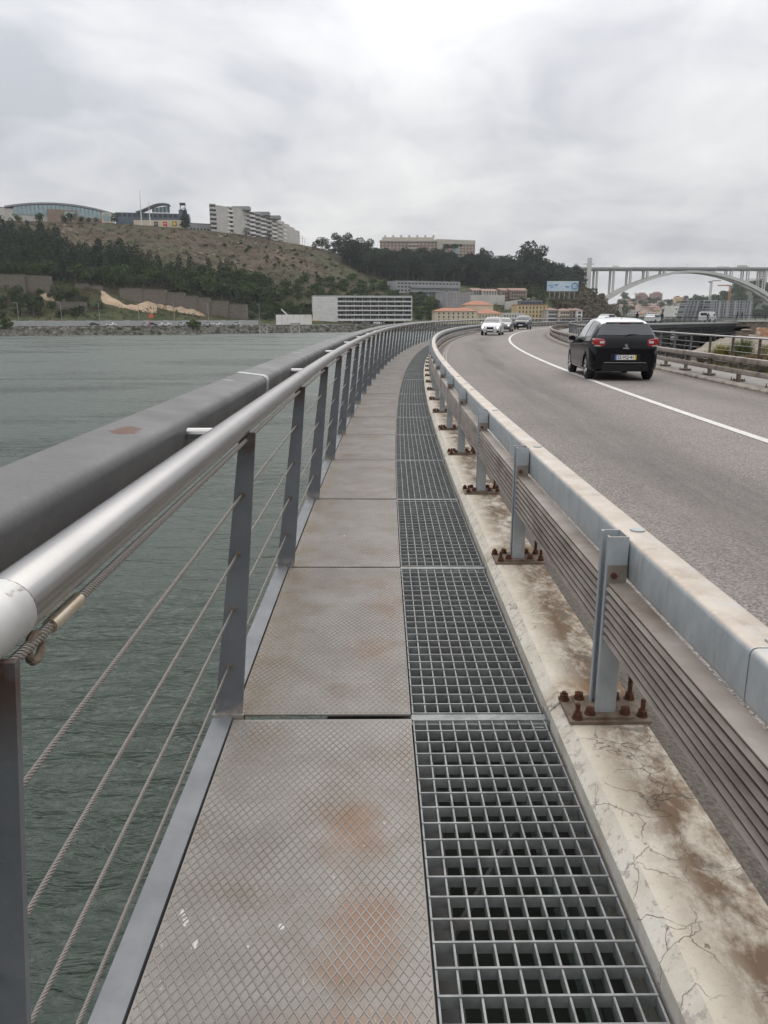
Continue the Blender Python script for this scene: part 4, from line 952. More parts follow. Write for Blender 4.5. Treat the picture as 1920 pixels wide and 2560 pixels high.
def tree_mesh(kind, seed):
    random.seed(seed); m = MB(); T = MB()
    if kind == 'conifer':
        T.tube([(0, 0, -1), (0, 0, 11)], [0.25, 0.08], 5)
        bl = []
        for k in range(7):
            z = 2.2 + k * 1.45; r = 2.7 * (1 - k / 9.0) + 0.35
            bl.append((random.uniform(-.4, .4), random.uniform(-.4, .4), z, r, r, 1.25))
        leaf_crown(m, bl, 620, 0.46)
    elif kind == 'eucalyptus':
        T.tube([(0, 0, -1), (0.3, 0, 6), (0.1, 0.3, 14)], [0.35, 0.25, 0.1], 6)
        bl = [(random.uniform(-3, 3), random.uniform(-3, 3), random.uniform(6.5, 14.5), random.uniform(2.1, 3.4), random.uniform(2.1, 3.4), random.uniform(1.6, 2.6)) for _ in range(13)]
        for b in bl[:5]: T.tube([(0.2, 0.1, b[2] * .6), (b[0], b[1], b[2])], [0.14, 0.05], 4)
        leaf_crown(m, bl, 1100, 0.5)
    elif kind == 'broadleaf':
        T.tube([(0, 0, -1), (0.1, 0, 3.6)], [0.3, 0.2], 6)
        bl = [(random.uniform(-2.2, 2.2), random.uniform(-2.2, 2.2), random.uniform(2.6, 6.4), random.uniform(1.4, 2.4), random.uniform(1.4, 2.4), random.uniform(1.2, 1.8)) for _ in range(9)]
        for b in bl[:4]: T.tube([(0.1, 0, 2.6), (b[0], b[1], b[2])], [0.14, 0.05], 4)
        leaf_crown(m, bl, 560, 0.42)
    elif kind == 'bush':
        bl = [(random.uniform(-1.4, 1.4), random.uniform(-1.2, 1.2), random.uniform(.5, 1.6), random.uniform(.8, 1.5), random.uniform(.8, 1.3), random.uniform(.7, 1.1)) for _ in range(6)]
        leaf_crown(m, bl, 260, 0.34)
    elif kind == 'umbrella':
        T.tube([(0, 0, -1), (0.5, 0, 7), (0.2, 0, 12)], [0.4, 0.3, 0.2], 6)
        bl = [(random.uniform(-5, 5), random.uniform(-3, 3), random.uniform(12, 14.5), random.uniform(1.8, 3), random.uniform(1.8, 3), 1.0) for _ in range(9)]
        for b in bl: T.tube([(0.3, 0, 9), (b[0] * .6, b[1] * .6, 11.5), (b[0], b[1], b[2] - .3)], [0.18, 0.12, 0.06], 4)
        leaf_crown(m, bl, 620, 0.42)
    elif kind == 'palm':
        T.tube([(0, 0, -1), (0, 0, 8.5)], [0.35, 0.28], 7)
        for k in range(26):
            a = k * 2.4; up_ = random.uniform(-.5, 1.0); pts = []
            for t in (0, .35, .7, 1.0): pts.append((math.cos(a) * 2.3 * t, math.sin(a) * 2.3 * t, 8.6 + up_ * 1.6 * t - 1.9 * t * t))
            for p, q in zip(pts[:-1], pts[1:]):
                nx, ny = -math.sin(a) * .3, math.cos(a) * .3
                b = len(m.v); m.v += [(p[0] - nx, p[1] - ny, p[2]), (p[0] + nx, p[1] + ny, p[2]), (q[0] + nx, q[1] + ny, q[2]), (q[0] - nx, q[1] - ny, q[2])]; m.face([b, b + 1, b + 2, b + 3])
    elif kind == 'bare':
        T.tube([(0, 0, -1), (0.1, 0, 6)], [0.25, 0.1], 6)
        for k in range(16):
            a = k * 2.4; z = 2 + k * .28; T.tube([(0, 0, z), (math.cos(a) * 1.6, math.sin(a) * 1.6, z + 1.6)], [0.09, 0.03], 4)
        leaf_crown(m, [(0, 0, 4.6, 2.2, 2.2, 2.2)], 260, 0.26)
    return m, T
def merged(kind, seed, fm):
    m, T = tree_mesh(kind, seed); m.cur = 1; b = len(m.v)
    m.v += T.v
    for f in T.f: m.face([b + i for i in f])
    return m.build(kind, [fm, m_bark], link=False)
TREES = {}
for kind, fm, n in (('conifer', m_fdark, 4), ('eucalyptus', m_feuc, 5), ('broadleaf', m_fmid, 4), ('bush', m_fmid, 3), ('bush2', m_fbrown, 3), ('lightleaf', m_flight, 2), ('bigeuc', m_feuc, 2)):
    k0 = {'bush2': 'bush', 'lightleaf': 'broadleaf', 'bigeuc': 'eucalyptus'}.get(kind, kind)
    TREES[kind] = [merged(k0, 11 + i * 7 + len(kind), fm).data for i in range(n)]
random.seed(21)
def put(kind, name, p, sc, label, cat='tree', group=None, sz=None):
    o = bpy.data.objects.new(name, random.choice(TREES[kind])); col.objects.link(o)
    o.location = (p[0], p[1], p[2] - 0.2); o.rotation_euler = (0, 0, random.random() * 6.28); q = sc * random.uniform(.85, 1.18); o.scale = (q, q, (sz or q) * random.uniform(.9, 1.12)); return tag(o, label, cat, group)
def full_tree(kind, fm, name, p, sc, label, cat='tree', group=None, seed=5):
    mm, T = tree_mesh(kind, seed); r = empty(name, (p[0], p[1], p[2] - .2), random.random() * 6, label=label, cat=cat, group=group); r.scale = (sc, sc, sc)
    T.build('trunk', m_bark, r); mm.build('crown', fm, r); return r
def inpoly(x, y, P):
    c = False; j = len(P) - 1
    for i in range(len(P)):
        if (P[i][1] > y) != (P[j][1] > y) and x < (P[j][0] - P[i][0]) * (y - P[i][1]) / (P[j][1] - P[i][1]) + P[i][0]: c = not c
        j = i
    return c
def scatter(poly, dmin, tries, ymax=1000):
    pts = []; xs0, xs1 = min(p[0] for p in poly), max(p[0] for p in poly); ys0, ys1 = min(p[1] for p in poly), max(p[1] for p in poly)
    for _ in range(tries):
        x = random.uniform(xs0, xs1); y = random.uniform(ys0, ys1)
        if not inpoly(x, y, poly): continue
        h_ = ground_hit(x, y)
        if h_ is None: continue
        if all((h_[0] - q[0]) ** 2 + (h_[1] - q[1]) ** 2 > dmin * dmin for q in pts): pts.append(h_)
    return pts
# wood on the left slope
polyL = [(-120, 596), (100, 600), (170, 640), (300, 655), (420, 690), (560, 700), (640, 716), (690, 745), (705, 768), (600, 768), (470, 745), (400, 722), (250, 722), (130, 712), (-120, 690)]
ptsL = scatter(polyL, 5.2, 2600); ptsL.sort(key=lambda p: p[1])
undergrowth = MB()
nL = 0
for i, p in enumerate(ptsL):
    lower = p[2] < 21
    if nL < 200:
        if lower: put('broadleaf', 'dense_tree', p, 1.25, 'round green tree at the foot of the dark wood on the left slope', group='green trees along the lower edge of the left wood')
        else: put('conifer', 'dark_conifer', p, 1.05, 'slender dark conifer in the dense wood on the left slope', group='conifers of the wood below the hilltop mall')
        nL += 1
    else: undergrowth.cur = 0; leaf_crown(undergrowth, [(p[0], p[1], p[2] + 2.5 + k * 2.2, 2.6 - k * .5, 2.6 - k * .5, 1.8) for k in range(4)], 170, 0.5)
# wood on the middle and right hill
polyR = [(856, 655), (872, 650), (900, 658), (950, 672), (1060, 673), (1180, 684), (1300, 696), (1400, 706), (1460, 722), (1410, 735), (1300, 724), (1220, 722), (1150, 712), (1060, 704), (960, 702), (900, 680)]
ptsR = scatter(polyR, 5.0, 4200); ptsR.sort(key=lambda p: p[1]); nR = 0
for p in ptsR:
    if nR < 230: put('eucalyptus', 'eucalyptus_tree', p, .95, 'dark eucalyptus in the wood on the hill above the grey flats', group='eucalyptus trees of the central hill wood'); nR += 1
    else: leaf_crown(undergrowth, [(p[0] + random.uniform(-2, 2), p[1], p[2] + 5 + k * 3, 3, 3, 2.2) for k in range(3)], 150, 0.8)
for p in scatter(polyR, 4, 2000)[:420]: leaf_crown(undergrowth, [(p[0], p[1], p[2] + 2, 3.2, 3.2, 2.6), (p[0] + 1, p[1], p[2] + 5.5, 3.0, 3.0, 3.0)], 110, 0.75)
for p in scatter(polyL, 5, 1200)[:220]: leaf_crown(undergrowth, [(p[0], p[1], p[2] + 1.5, 3, 3, 2.2)], 60, 0.7)
tag(undergrowth.build('wood_undergrowth', m_fdark), 'dark undergrowth and inner trees filling the hillside woods', 'undergrowth', kind='stuff')
# tall clumps on the skyline
for (xs, ys, sc) in ((845, 632, .95), (866, 636, 1.0), (900, 645, 1.15), (920, 652, 1.15), (1205, 672, 1.0), (1222, 674, 1.1), (1246, 678, 1.0), (1300, 690, 1.55), (1322, 692, 1.75), (1344, 694, 1.65), (1362, 698, 1.35), (1400, 704, .95), (1420, 708, .9), (1440, 712, .85), (1458, 716, .8)):
    p = ground_hit(xs, ys + 6)
    if p: put('bigeuc', 'eucalyptus_tree', p, sc, 'tall eucalyptus standing out on the ridge of the central wood', group='tall eucalyptus trees on the ridge')
p = ground_hit(1128, 668); full_tree('umbrella', m_feuc, 'umbrella_pine', p, 1.25, 'flat-topped pine rising in front of the hilltop brick flats', seed=3)
for j, (xs, ys) in enumerate(((903, 770), (922, 769))):
    p = ground_hit(xs, ys); full_tree('palm', m_fdark, 'palm_tree', (at(xs, 730, 520)[0], 520, at(xs, 737, 520)[2] - 4), .95, ['left one of two palms before the long grey flats', 'right one of two palms before the long grey flats'][j])
# green scrub slopes and russet headland
for poly, kd, lab, grp, n_, sc in (
    ([(700, 700), (780, 700), (900, 700), (985, 718), (1000, 760), (900, 760), (790, 742), (700, 770)], 'bush', 'green bush on the slope behind the white river building', 'bushes on the green slope', 55, 1.6),
    ([(1380, 735), (1440, 720), (1500, 752), (1540, 790), (1545, 806), (1420, 806), (1380, 790)], 'bush2', 'russet bush on the headland below the arch bridge', 'bushes on the russet headland', 78, 2.7),
    ([(1240, 728), (1330, 728), (1440, 745), (1440, 790), (1320, 775), (1240, 745)], 'bush', 'green bush on the bank below the billboard', 'bushes below the billboard', 34, 2.0),
    ([(1030, 735), (1100, 760), (1090, 802), (1035, 802)], 'bush', 'bush on the green bank between the white river building and the warehouses', 'bushes beside the warehouses', 20, 1.5),
    ([(630, 765), (782, 755), (782, 800), (630, 800)], 'bush', 'bush on the bank behind the white site hoarding', 'bushes behind the site hoarding', 24, 1.5),
    ([(0, 745), (120, 735), (240, 755), (480, 790), (600, 790), (600, 797), (0, 797)], 'bush', 'low bush on the waste ground beside the left shore road', 'bushes beside the left shore road', 50, 1.2),
    ([(480, 600), (700, 615), (850, 655), (860, 700), (700, 690), (560, 660)], 'bush', 'small scrub bush on the bare brown hillside', 'scrub on the brown hillside', 32, .75)):
    for p in scatter(poly, 4.0, 900)[:n_]: (0 if (kd == 'bush' and p[1] < 480 and -145 < p[0] < -80) else put(kd, 'hillside_bush', p, sc, lab, 'bush', grp))
# loose scrub and boulders all over the bare slopes: past counting
sb_, rb_ = MB(), MB()
for _ in range(5200):
    xs = random.uniform(-20, 1420); ys = random.uniform(560, 800)
    if 738 < ys < 772 and (90 < xs < 180 or 235 < xs < 530): continue
    h_ = ground_hit(xs, ys) if random.random() < .62 else None
    if h_ is None: continue
    t = random.random(); n3 = math.sin(h_[0] * .05) + math.sin(h_[1] * .07 + h_[0] * .02)
    if h_[0] < -75 and h_[2] > 20 and t < .38:
        r_ = random.uniform(.3, 1.1) * (1.5 if n3 > .8 else 1); M = Matrix.Translation(h_) @ Matrix.Rotation(t * 9, 4, 'Z') @ Matrix.Rotation(random.uniform(-.7, .7), 4, 'X')
        rb_.add([M @ Vector(v) for v in ((-r_ * 1.5, 0, -.3), (r_, -r_, -.4), (r_ * 1.3, r_ * .7, -.3), (-r_ * .4, r_, -.3), (0, -.1, r_ * .8), (r_ * .5, .2, r_ * .6))], [(0, 1, 4), (1, 2, 5), (1, 5, 4), (2, 3, 5), (3, 0, 4), (3, 4, 5)])
    else:
        r_ = random.uniform(.5, 1.6) * (1.7 if h_[2] < 25 or h_[0] > 0 else 1); leaf_crown(sb_, [(h_[0], h_[1], h_[2] + r_ * .3, r_ * 1.3, r_, r_ * .7)], 22, .36)
tag(sb_.build('hillside_scrub', mat('dry_scrub', (0.060, 0.060, 0.028), (0.115, 0.085, 0.052), .08, .95, spec=.1)), 'low dry scrub scattered over the bare brown hillside', 'scrub', kind='stuff')
tag(rb_.build('hillside_rocks', mat('hill_rock', (0.16, 0.125, 0.09), (0.25, 0.20, 0.155), .3, .95)), 'pale loose rocks scattered over the bare brown hillside', 'rocks', kind='stuff')
for (xs, ys, sc, lab) in ((150, 752, 1.25, 'bright green tree beside the end of the upper retaining wall'), (40, 755, 1.0, 'dark tree with thin trunk on the lower terrace at far left'), (85, 790, 1.2, 'leafy olive tree near the shore road at far left'), (190, 752, .85, 'small round tree at the head of the sand bank')):
    p = ground_hit(xs, ys); full_tree('broadleaf', m_flight if 'bright' in lab else m_fmid, 'broadleaf_tree', p, sc, lab, seed=int(xs))
for (xs, sc, lab) in ((482, 1.5, 'dense green bush hanging over the stone shore'), (8, 1.6, 'green bush on the shore at the left edge of the view')):
    p = shore(xs, 1, -3.6); full_tree('bush', m_fmid, 'shore_bush', p, sc * 1.3, lab, 'bush', seed=int(xs))
for j, (xs, ys, sc, lab) in enumerate(((790, 619, .95, 'left one of the round trees on the ridge past the white flats'), (806, 619, 1.35, 'tallest pale tree on the ridge past the white flats'), (822, 623, .8, 'right one of the round trees on the ridge past the white flats'), (836, 630, .7, 'small dark tree at the end of the ridge near the footbridge'))):
    p = ground_hit(xs, ys + 4) or at(xs, ys, 650); full_tree('broadleaf', [m_fdark, m_flight, m_fmid, m_fdark][j], 'ridge_tree', p, sc, lab, seed=j + 40)
for (xs, ys, lab) in ((616, 592, 'bare pine in front of the white terraced flats, left'), (672, 602, 'bare pine in front of the white terraced flats, right')):
    p = ground_hit(xs, ys + 6); full_tree('bare', m_fmid, 'bare_pine', p, 1.2, lab, seed=int(xs))
for j, xs in enumerate((45, 102, 162, 180, 205, 222, 240, 286, 330, 372)):
    p = ground_hit(xs, 558); 
    if p: full_tree('broadleaf' if j != 9 else 'bare', m_fmid if j % 3 else m_flight, 'hilltop_tree', p, [.8, .95, .7, .85, .6, .5, .5, .85, 1.5, 1.35][j], ['tree before the glazed arch, %s' % q for q in ('first from the left', 'second from the left', 'third from the left', 'fourth from the left', 'fifth from the left', 'sixth from the left', 'seventh from the left')][j] if j < 7 else ['small tree between the glazed arch and the masts', 'large dark tree left of the masts', 'dark tree beside the poster wall'][j - 7], seed=j + 60)
p = ground_hit(463, 572); full_tree('conifer', m_fdark, 'araucaria', p, 1.15, 'dark pointed conifer beside the blue corner tower', seed=9)

# ---- buildings
m_cream = mat('cream_render', (0.52, 0.45, 0.33), (0.60, 0.53, 0.40), 0.3, 0.85)
m_yellow = mat('yellow_render', (0.50, 0.38, 0.19), (0.56, 0.45, 0.26), 0.3, 0.85)
m_white = mat('white_render', (0.62, 0.60, 0.57), (0.72, 0.70, 0.67), 0.3, 0.8)
m_greyw = mat('grey_render', (0.26, 0.26, 0.265), (0.32, 0.32, 0.325), 0.2, 0.85)
m_offw = mat('beige_white_render', (0.44, 0.42, 0.38), (0.52, 0.50, 0.46), 0.25, 0.8)
m_palecream = mat('weathered_cream', (0.42, 0.385, 0.32), (0.50, 0.465, 0.40), 0.3, 0.85)
m_brick = mat('brown_brick', (0.235, 0.165, 0.13), (0.29, 0.215, 0.175), 0.4, 0.9)
m_pink = mat('pink_brick', (0.36, 0.21, 0.18), (0.42, 0.27, 0.235), 0.4, 0.9)
m_roof = mat('terracotta_tiles', (0.32, 0.14, 0.085), (0.40, 0.20, 0.13), 0.7, 0.9)
m_roofb = mat('worn_brown_tiles', (0.235, 0.145, 0.11), (0.30, 0.20, 0.16), 0.7, 0.9)
m_conc2 = mat('board_marked_concrete', (0.55, 0.54, 0.51), (0.68, 0.67, 0.64), 0.35, 0.85, stretch=(1, 1, 2.5))
m_darkgl = mat('dark_window_glass', (0.035, 0.04, 0.045), (0.07, 0.075, 0.08), 0.6, 0.15)
m_bluegl = mat('pale_blue_glazing', (0.24, 0.33, 0.35), (0.33, 0.42, 0.43), 0.15, 0.25)
m_navy = mat('slate_blue_cladding', (0.075, 0.10, 0.125), (0.10, 0.13, 0.155), 0.4, 0.5)
m_metalroof = mat('grey_metal_roof', (0.22, 0.23, 0.235), (0.28, 0.29, 0.295), 0.3, 0.5)
m_red = mat('red_panel', (0.55, 0.04, 0.03)); m_yel = mat('yellow_disc', (0.7, 0.5, 0.03)); m_blk = mat('black_panel', (0.02, 0.02, 0.022)); m_wht = mat('white_panel', (0.75, 0.75, 0.75))
m_blind = mat('pale_blind', (0.40, 0.38, 0.35))
WIN = {}
def window(parent, mt, w_, h_, x, y, z, M0=None, name='window'):
    key = (mt.name, round(w_, 2), round(h_, 2))
    if key not in WIN:
        m = MB(); m.box(-w_ / 2, w_ / 2, 0.05, 0.35, 0, h_); WIN[key] = m.build(name, mt, link=False)
    M = Matrix.Translation((x, y, z)); 
    if M0 is not None: M = M0 @ M
    o = copy_mesh_obj(WIN[key], parent, M); o.name = name; return o
def facade_box(m, x0, x1, y0, y1, z0, z1, wins, fy=0.4):
    """solid block whose front wall (y0) has real openings; wins = list of (xa,xb,za,zb)"""
    m.box(x0, x1, y0 + fy, y1, z0, z1)
    xs = sorted({x0, x1, *[w_[0] for w_ in wins], *[w_[1] for w_ in wins]}); zs = sorted({z0, z1, *[w_[2] for w_ in wins], *[w_[3] for w_ in wins]})
    for j in range(len(zs) - 1):
        i = 0
        while i < len(xs) - 1:
            cz = (zs[j] + zs[j + 1]) / 2
            def open_(k): cx = (xs[k] + xs[k + 1]) / 2; return any(w_[0] < cx < w_[1] and w_[2] < cz < w_[3] for w_ in wins)
            if open_(i): i += 1; continue
            k = i
            while k + 1 < len(xs) - 1 and not open_(k + 1): k += 1
            m.box(xs[i], xs[k + 1], y0, y0 + fy - 0.002, zs[j], zs[j + 1]); i = k + 1
def building(name, label, cat, L, Rr, ztop, zbot, depth, wall, nx=0, nz=0, ww=1.0, wh=1.4, glass=None, roof=None, roofm=None, rh=2, z_first=1.0, xmargin=1.0, group=None, side_wall=None, base=None):
    """L, Rr: world xy of the front corners"""
    L = Vector((L[0], L[1], 0)); Rr = Vector((Rr[0], Rr[1], 0)); d = Rr - L; W = d.length; rz = math.atan2(d.y, d.x)
    r = empty(name, (L.x, L.y, zbot), rz, label=label, cat=cat, group=group); Hh = ztop - zbot
    wins = []
    if nx and nz:
        px_ = (W - 2 * xmargin) / nx; pz_ = (Hh - z_first - 0.2) / nz
        for j in range(nz):
            for i in range(nx):
                cx = xmargin + px_ * (i + .5); z = z_first + pz_ * j + 0.3
                wins.append((cx - ww / 2, cx + ww / 2, z, z + min(wh, pz_ * .8)))
    m = MB(); facade_box(m, 0, W, 0, depth, 0 if not base else base, Hh, wins); m.build('wall', wall, r)
    for (xa, xb, za, zb) in wins: window(r, glass or m_darkgl, xb - xa - 0.06, zb - za - 0.06, (xa + xb) / 2, 0.0, za + 0.03)
    if roof == 'hip':
        m = MB(); o = 0.6; k = min(depth / 2, W / 2) * .95
        m.add([(-o, -o, Hh), (W + o, -o, Hh), (W + o, depth + o, Hh), (-o, depth + o, Hh), (k, depth / 2, Hh + rh), (W - k, depth / 2, Hh + rh)], [(0, 1, 5, 4), (1, 2, 5), (2, 3, 4, 5), (3, 0, 4), (3, 2, 1, 0)]); m.build('roof', roofm or m_roof, r)
    elif roof == 'gable':
        m = MB(); o = 0.3; m.add([(-o, -o, Hh), (W + o, -o, Hh), (W + o, depth + o, Hh), (-o, depth + o, Hh), (-o, depth / 2, Hh + rh), (W + o, depth / 2, Hh + rh)], [(0, 1, 5, 4), (2, 3, 4, 5), (3, 2, 1, 0), (3, 0, 4), (1, 2, 5)]); m.build('roof', roofm or m_roof, r)
    elif roof == 'flat':
        m = MB(); m.box(-.2, W + .2, -.2, depth + .2, Hh + 0.01, Hh + .4); m.build('roof_slab', roofm or m_greyw, r)
    return r, W, Hh
def P2(xs, ys, Y): p = at(xs, ys, Y); return p
# hilltop mall with glazed arch
Lm, Rm = P2(14, 548, 545), P2(283, 552, 575); zb = 62.5
r, W, Hh = None, None, None
L_ = Vector((Lm[0], Lm[1], 0)); R_ = Vector((Rm[0], Rm[1], 0)); W = (R_ - L_).length; rz = math.atan2(R_.y - L_.y, R_.x - L_.x)
zb = Lm[2] - 1.0
r = empty('shopping_mall', (L_.x, L_.y, zb), rz, label='long mall on the left hilltop with a shallow glazed arch front', cat='shopping mall')
zt = P2(150, 507, 560)[2] - zb; z_e = P2(14, 517, 545)[2] - zb
def archz(t): return z_e + (zt - z_e) * (1 - (abs(t - .48) / .52) ** 2.0)
m = MB(); m.box(0, W, 0.6, 40, 0, z_e - 0.8); m.build('wall', m_offw, r)
m = MB()
n = 26
for k in range(n):
    t0, t1 = k / n, (k + 1) / n
    m.add([(W * t0, 0, archz(t0)), (W * t1, 0, archz(t1)), (W * t1, 42, archz(t1)), (W * t0, 42, archz(t0)), (W * t0, 0, archz(t0) - 1.2), (W * t1, 0, archz(t1) - 1.2), (W * t1, 42, archz(t1) - 1.2), (W * t0, 42, archz(t0) - 1.2)], [(0, 1, 2, 3), (0, 4, 5, 1), (7, 6, 5, 4)])
m.build('arched_roof', m_metalroof, r)
for k in range(2, 23):      # glazing panels under the arch
    t0, t1 = k / n, (k + 1) / n; m = MB()
    za, zc = archz(t0 + .0) - 1.6, archz(t1) - 1.6; zl = 4.6
    m.add([(W * t0 + .12, .2, zl), (W * t1 - .12, .2, zl), (W * t1 - .12, .2, zc), (W * t0 + .12, .2, za), (W * t0 + .12, .5, zl), (W * t1 - .12, .5, zl), (W * t1 - .12, .5, zc), (W * t0 + .12, .5, za)], [(0, 1, 2, 3), (3, 2, 6, 7), (0, 3, 7, 4), (1, 5, 6, 2)])
    m.build('glass_panel', m_bluegl, r)
m = MB(); m.box(W * .38, W * .66, -1.2, 0.1, 0.2, 8.8); m.build('brick_porch', m_brick, r)
m = MB(); m.box(W * .54, W * .63, -1.5, -1.21, 4, 7.6); m.build('porch_window', m_bluegl, r)
m = MB(); m.box(W * .66, W * .88, -0.2, 0.55, 2.2, 4.5); m.build('brick_band', m_brick, r)
m = MB(); m.box(W * .89, W * .985, -0.8, 3, 0, z_e - 0.2); pr = m.build('cream_pavilion', m_cream, r)
m = MB(); m.tube([(W * .937, -1.0, 5.5), (W * .937, -0.81, 5.5)], 2.6, 20); m.build('round_window', m_bluegl, r)
building('hilltop_hall', 'beige gabled hall at the very left edge of the hilltop', 'hall', P2(-60, 545, 540)[:2], P2(14, 545, 545)[:2], P2(0, 515, 540)[2], zb, 18, m_offw, 3, 1, 1.5, 2, roof='gable', roofm=m_metalroof, rh=1)
# entrance complex with masts
Le, Re = P2(283, 556, 575), P2(470, 572, 585); ze = P2(470, 572, 585)[2]
r2, W2, H2 = building('mall_entrance', 'slate coloured mall entrance with swooping roof and corner tower', 'shopping mall', (Le[0], Le[1] + 6), (Re[0], Re[1] + 6), P2(330, 530, 580)[2], ze, 25, m_navy, 14, 1, 2.6, 3, z_first=7.5)
m = MB(); n = 12
for k in range(n):
    t0, t1 = k / n, (k + 1) / n; f = lambda t: H2 + 0.6 + 6.0 * math.sin(t * math.pi * .62) ** 1.5
    x0, x1 = W2 * (.28 + .46 * t0), W2 * (.28 + .46 * t1)
    m.add([(x0, -4, f(t0)), (x1, -4, f(t1)), (x1, 20, f(t1) + 1), (x0, 20, f(t0) + 1), (x0, -4, f(t0) - .5), (x1, -4, f(t1) - .5)], [(0, 1, 2, 3), (0, 4, 5, 1), (4, 5, 2, 3)])
m.build('swooping_roof', m_metalroof, r2)
for k in range(9): m = MB(); m.box(W2 * (.50 + .026 * k), W2 * (.50 + .026 * k) + 1.6, -1.6, -1.2, H2 + .3 - k * .0, H2 + 3.2 + k * .2); m.build('glass_panel', m_bluegl if k % 2 else m_navy, r2)
m = MB(); m.box(W2 * .86, W2 * .97, -2, 8, H2 - 3, H2 + 2.6); m.build('corner_tower', m_navy, r2)
m = MB(); m.box(W2 * .88, W2 * .885, -1, 7, H2 + 2.61, H2 + 6.5); m.box(W2 * .945, W2 * .95, -1, 7, H2 + 2.61, H2 + 6.5); m.box(W2 * .875, W2 * .955, -1.2, 7.2, H2 + 6.51, H2 + 7.4); m.build('tower_lantern', m_navy, r2)
Lw, Rw = P2(335, 568, 578), P2(458, 572, 578)
r3, W3, H3 = building('poster_wall', 'cream wall with black, red and yellow advertising panels on the hilltop', 'wall', Lw[:2], Rw[:2], P2(400, 550, 578)[2], P2(400, 574, 578)[2], 3, m_cream)
for (t, mt_, w_) in ((.455, m_blk, 2.6), (.64, m_red, 2.9), (.83, m_blk, 2.9)): m = MB(); m.box(W3 * t - w_ / 2, W3 * t + w_ / 2, -.25, -.01, H3 * .38, H3 * .82); m.build('poster', mt_, r3)
m = MB(); m.tube([(W3 * .83, -.40, H3 * .6), (W3 * .83, -.26, H3 * .6)], 1.15, 18); m.build('yellow_disc', m_yel, r3)
m = MB(); m.box(W3 * .64 - 1, W3 * .64 + 1, -.34, -.26, H3 * .57, H3 * .64); m.build('white_lettering', m_wht, r3)
m = MB(); m.box(W3 * .455 - .7, W3 * .455 + .7, -.34, -.26, H3 * .5, H3 * .7); m.build('grey_picture', m_greyw, r3)
for (xs, yt, lab) in ((353, 475, 'tall white mast at the mall entrance'), (375, 503, 'shorter white mast at the mall entrance')):
    a = P2(xs, 548, 574); b_ = P2(xs - 4, yt, 574); m = MB(); m.tube([a[:2] + (a[2] - 4,), b_], [0.45, 0.15], 8); tag(m.build('mast', m_white), lab, 'mast')
# low link building
building('link_building', 'low grey pavilion between the corner tower and the white flats', 'building', P2(470, 570, 590)[:2], P2(545, 576, 600)[:2], P2(500, 558, 590)[2], P2(500, 576, 590)[2] - 1, 10, m_greyw, 8, 1, 1.5, 1.6, roof='flat')
# white terraced flats: curved block in plan
L_, n = P2(528, 580, 590), 14
r4 = empty('white_flats', (L_[0], L_[1], P2(640, 606, 610)[2] - 4), 0, label='large white terraced apartment block curving along the hilltop', cat='apartment block')
z0 = r4.location.z; pts = []
for k in range(n + 1):
    t = k / n; xs = 528 + (722 - 528) * t; Yq = 590 + 34 * t + 26 * t * t + 14 * max(0, t - .75) ** 2 / .0625; pts.append(Vector(at(xs, 560, Yq)[:2] + (0,)))
def topz(t): return at(600, np.interp(t, [0, .45, .75, 1], [524, 530, 540, 557]), 620)[2] - z0
nf = 7
dep = Vector((8, 22, 0))
for k in range(n):
    a, b_ = pts[k] - r4.location, pts[k + 1] - r4.location; a.z = b_.z = 0; t = (k + .5) / n; zt = topz(t)
    fh = 3.05; slab = MB(); back = MB()
    d = (b_ - a).normalized(); nrm_ = Vector((d.y, -d.x, 0))
    solid = (k in (1, 2, 4, 5)) 
    a2, b2 = a - nrm_ * 1.6, b_ - nrm_ * 1.6
    if solid: back.prism([(a.x, a.y), (b_.x, b_.y), (b_.x + dep.x, b_.y + dep.y), (a.x + dep.x, a.y + dep.y)], -6, zt); back.build('wall', m_offw, r4)
    else:
        back.prism([(a2.x, a2.y), (b2.x, b2.y), (b2.x + dep.x, b2.y + dep.y), (a2.x + dep.x, a2.y + dep.y)], -6, zt - .1); back.build('wall', m_offw, r4)
        j = 0; z = zt - fh
        while z > -2:
            m = MB(); m.prism([(a.x, a.y), (b_.x, b_.y), (b2.x, b2.y), (a2.x, a2.y)], z, z + 1.45); m.build('balcony', m_white if k % 2 else m_offw, r4)
            for q in range(2):
                tt = .27 + .46 * q; c = a2 + (b2 - a2) * tt; m = MB(); M = Matrix.Translation((c.x, c.y, z + 1.46)) @ Matrix.Rotation(math.atan2(d.y, d.x), 4, 'Z'); m.box(-1.3, 1.3, -.12, -.02, -1.2, 1.25, M); m.build('window', m_darkgl, r4)
            z -= fh
        m = MB(); m.prism([(a.x, a.y), (b_.x, b_.y), (b2.x, b2.y), (a2.x, a2.y)], zt - .1, zt + .5); m.build('parapet', m_offw, r4)
for (t, w_) in ((.30, 14), (.58, 12), (.74, 12)):
    c = pts[int(t * n)] - r4.location; m = MB(); m.box(c.x - 2, c.x + w_ * .8, c.y + 6, c.y + 14, topz(t) - .5, topz(t) + 2.0); m.build('penthouse', m_greyw, r4)
c = pts[-1]; building('stepped_annex', 'small white annex stepping down past the end of the curved flats', 'building', P2(720, 600, 680)[:2], P2(733, 604, 680)[:2], P2(720, 580, 680)[2], P2(720, 612, 680)[2], 15, m_offw, 2, 4, 1.2, 1.3)
# footbridge on the ridge
a, b_ = P2(820, 624, 680), P2(872, 630, 680); m = MB(); m.box(a[0], b_[0], 679, 683, a[2] - 1.5, a[2] + .6)
for k in range(6): m.box(a[0] + 3 * k, a[0] + 3 * k + .5, 680, 682, a[2] - 6, a[2] - 1.51)
o = m.build('footbridge', m_navy); tag(o, 'dark flat footbridge crossing the gap in the ridge', 'footbridge', kind=None)
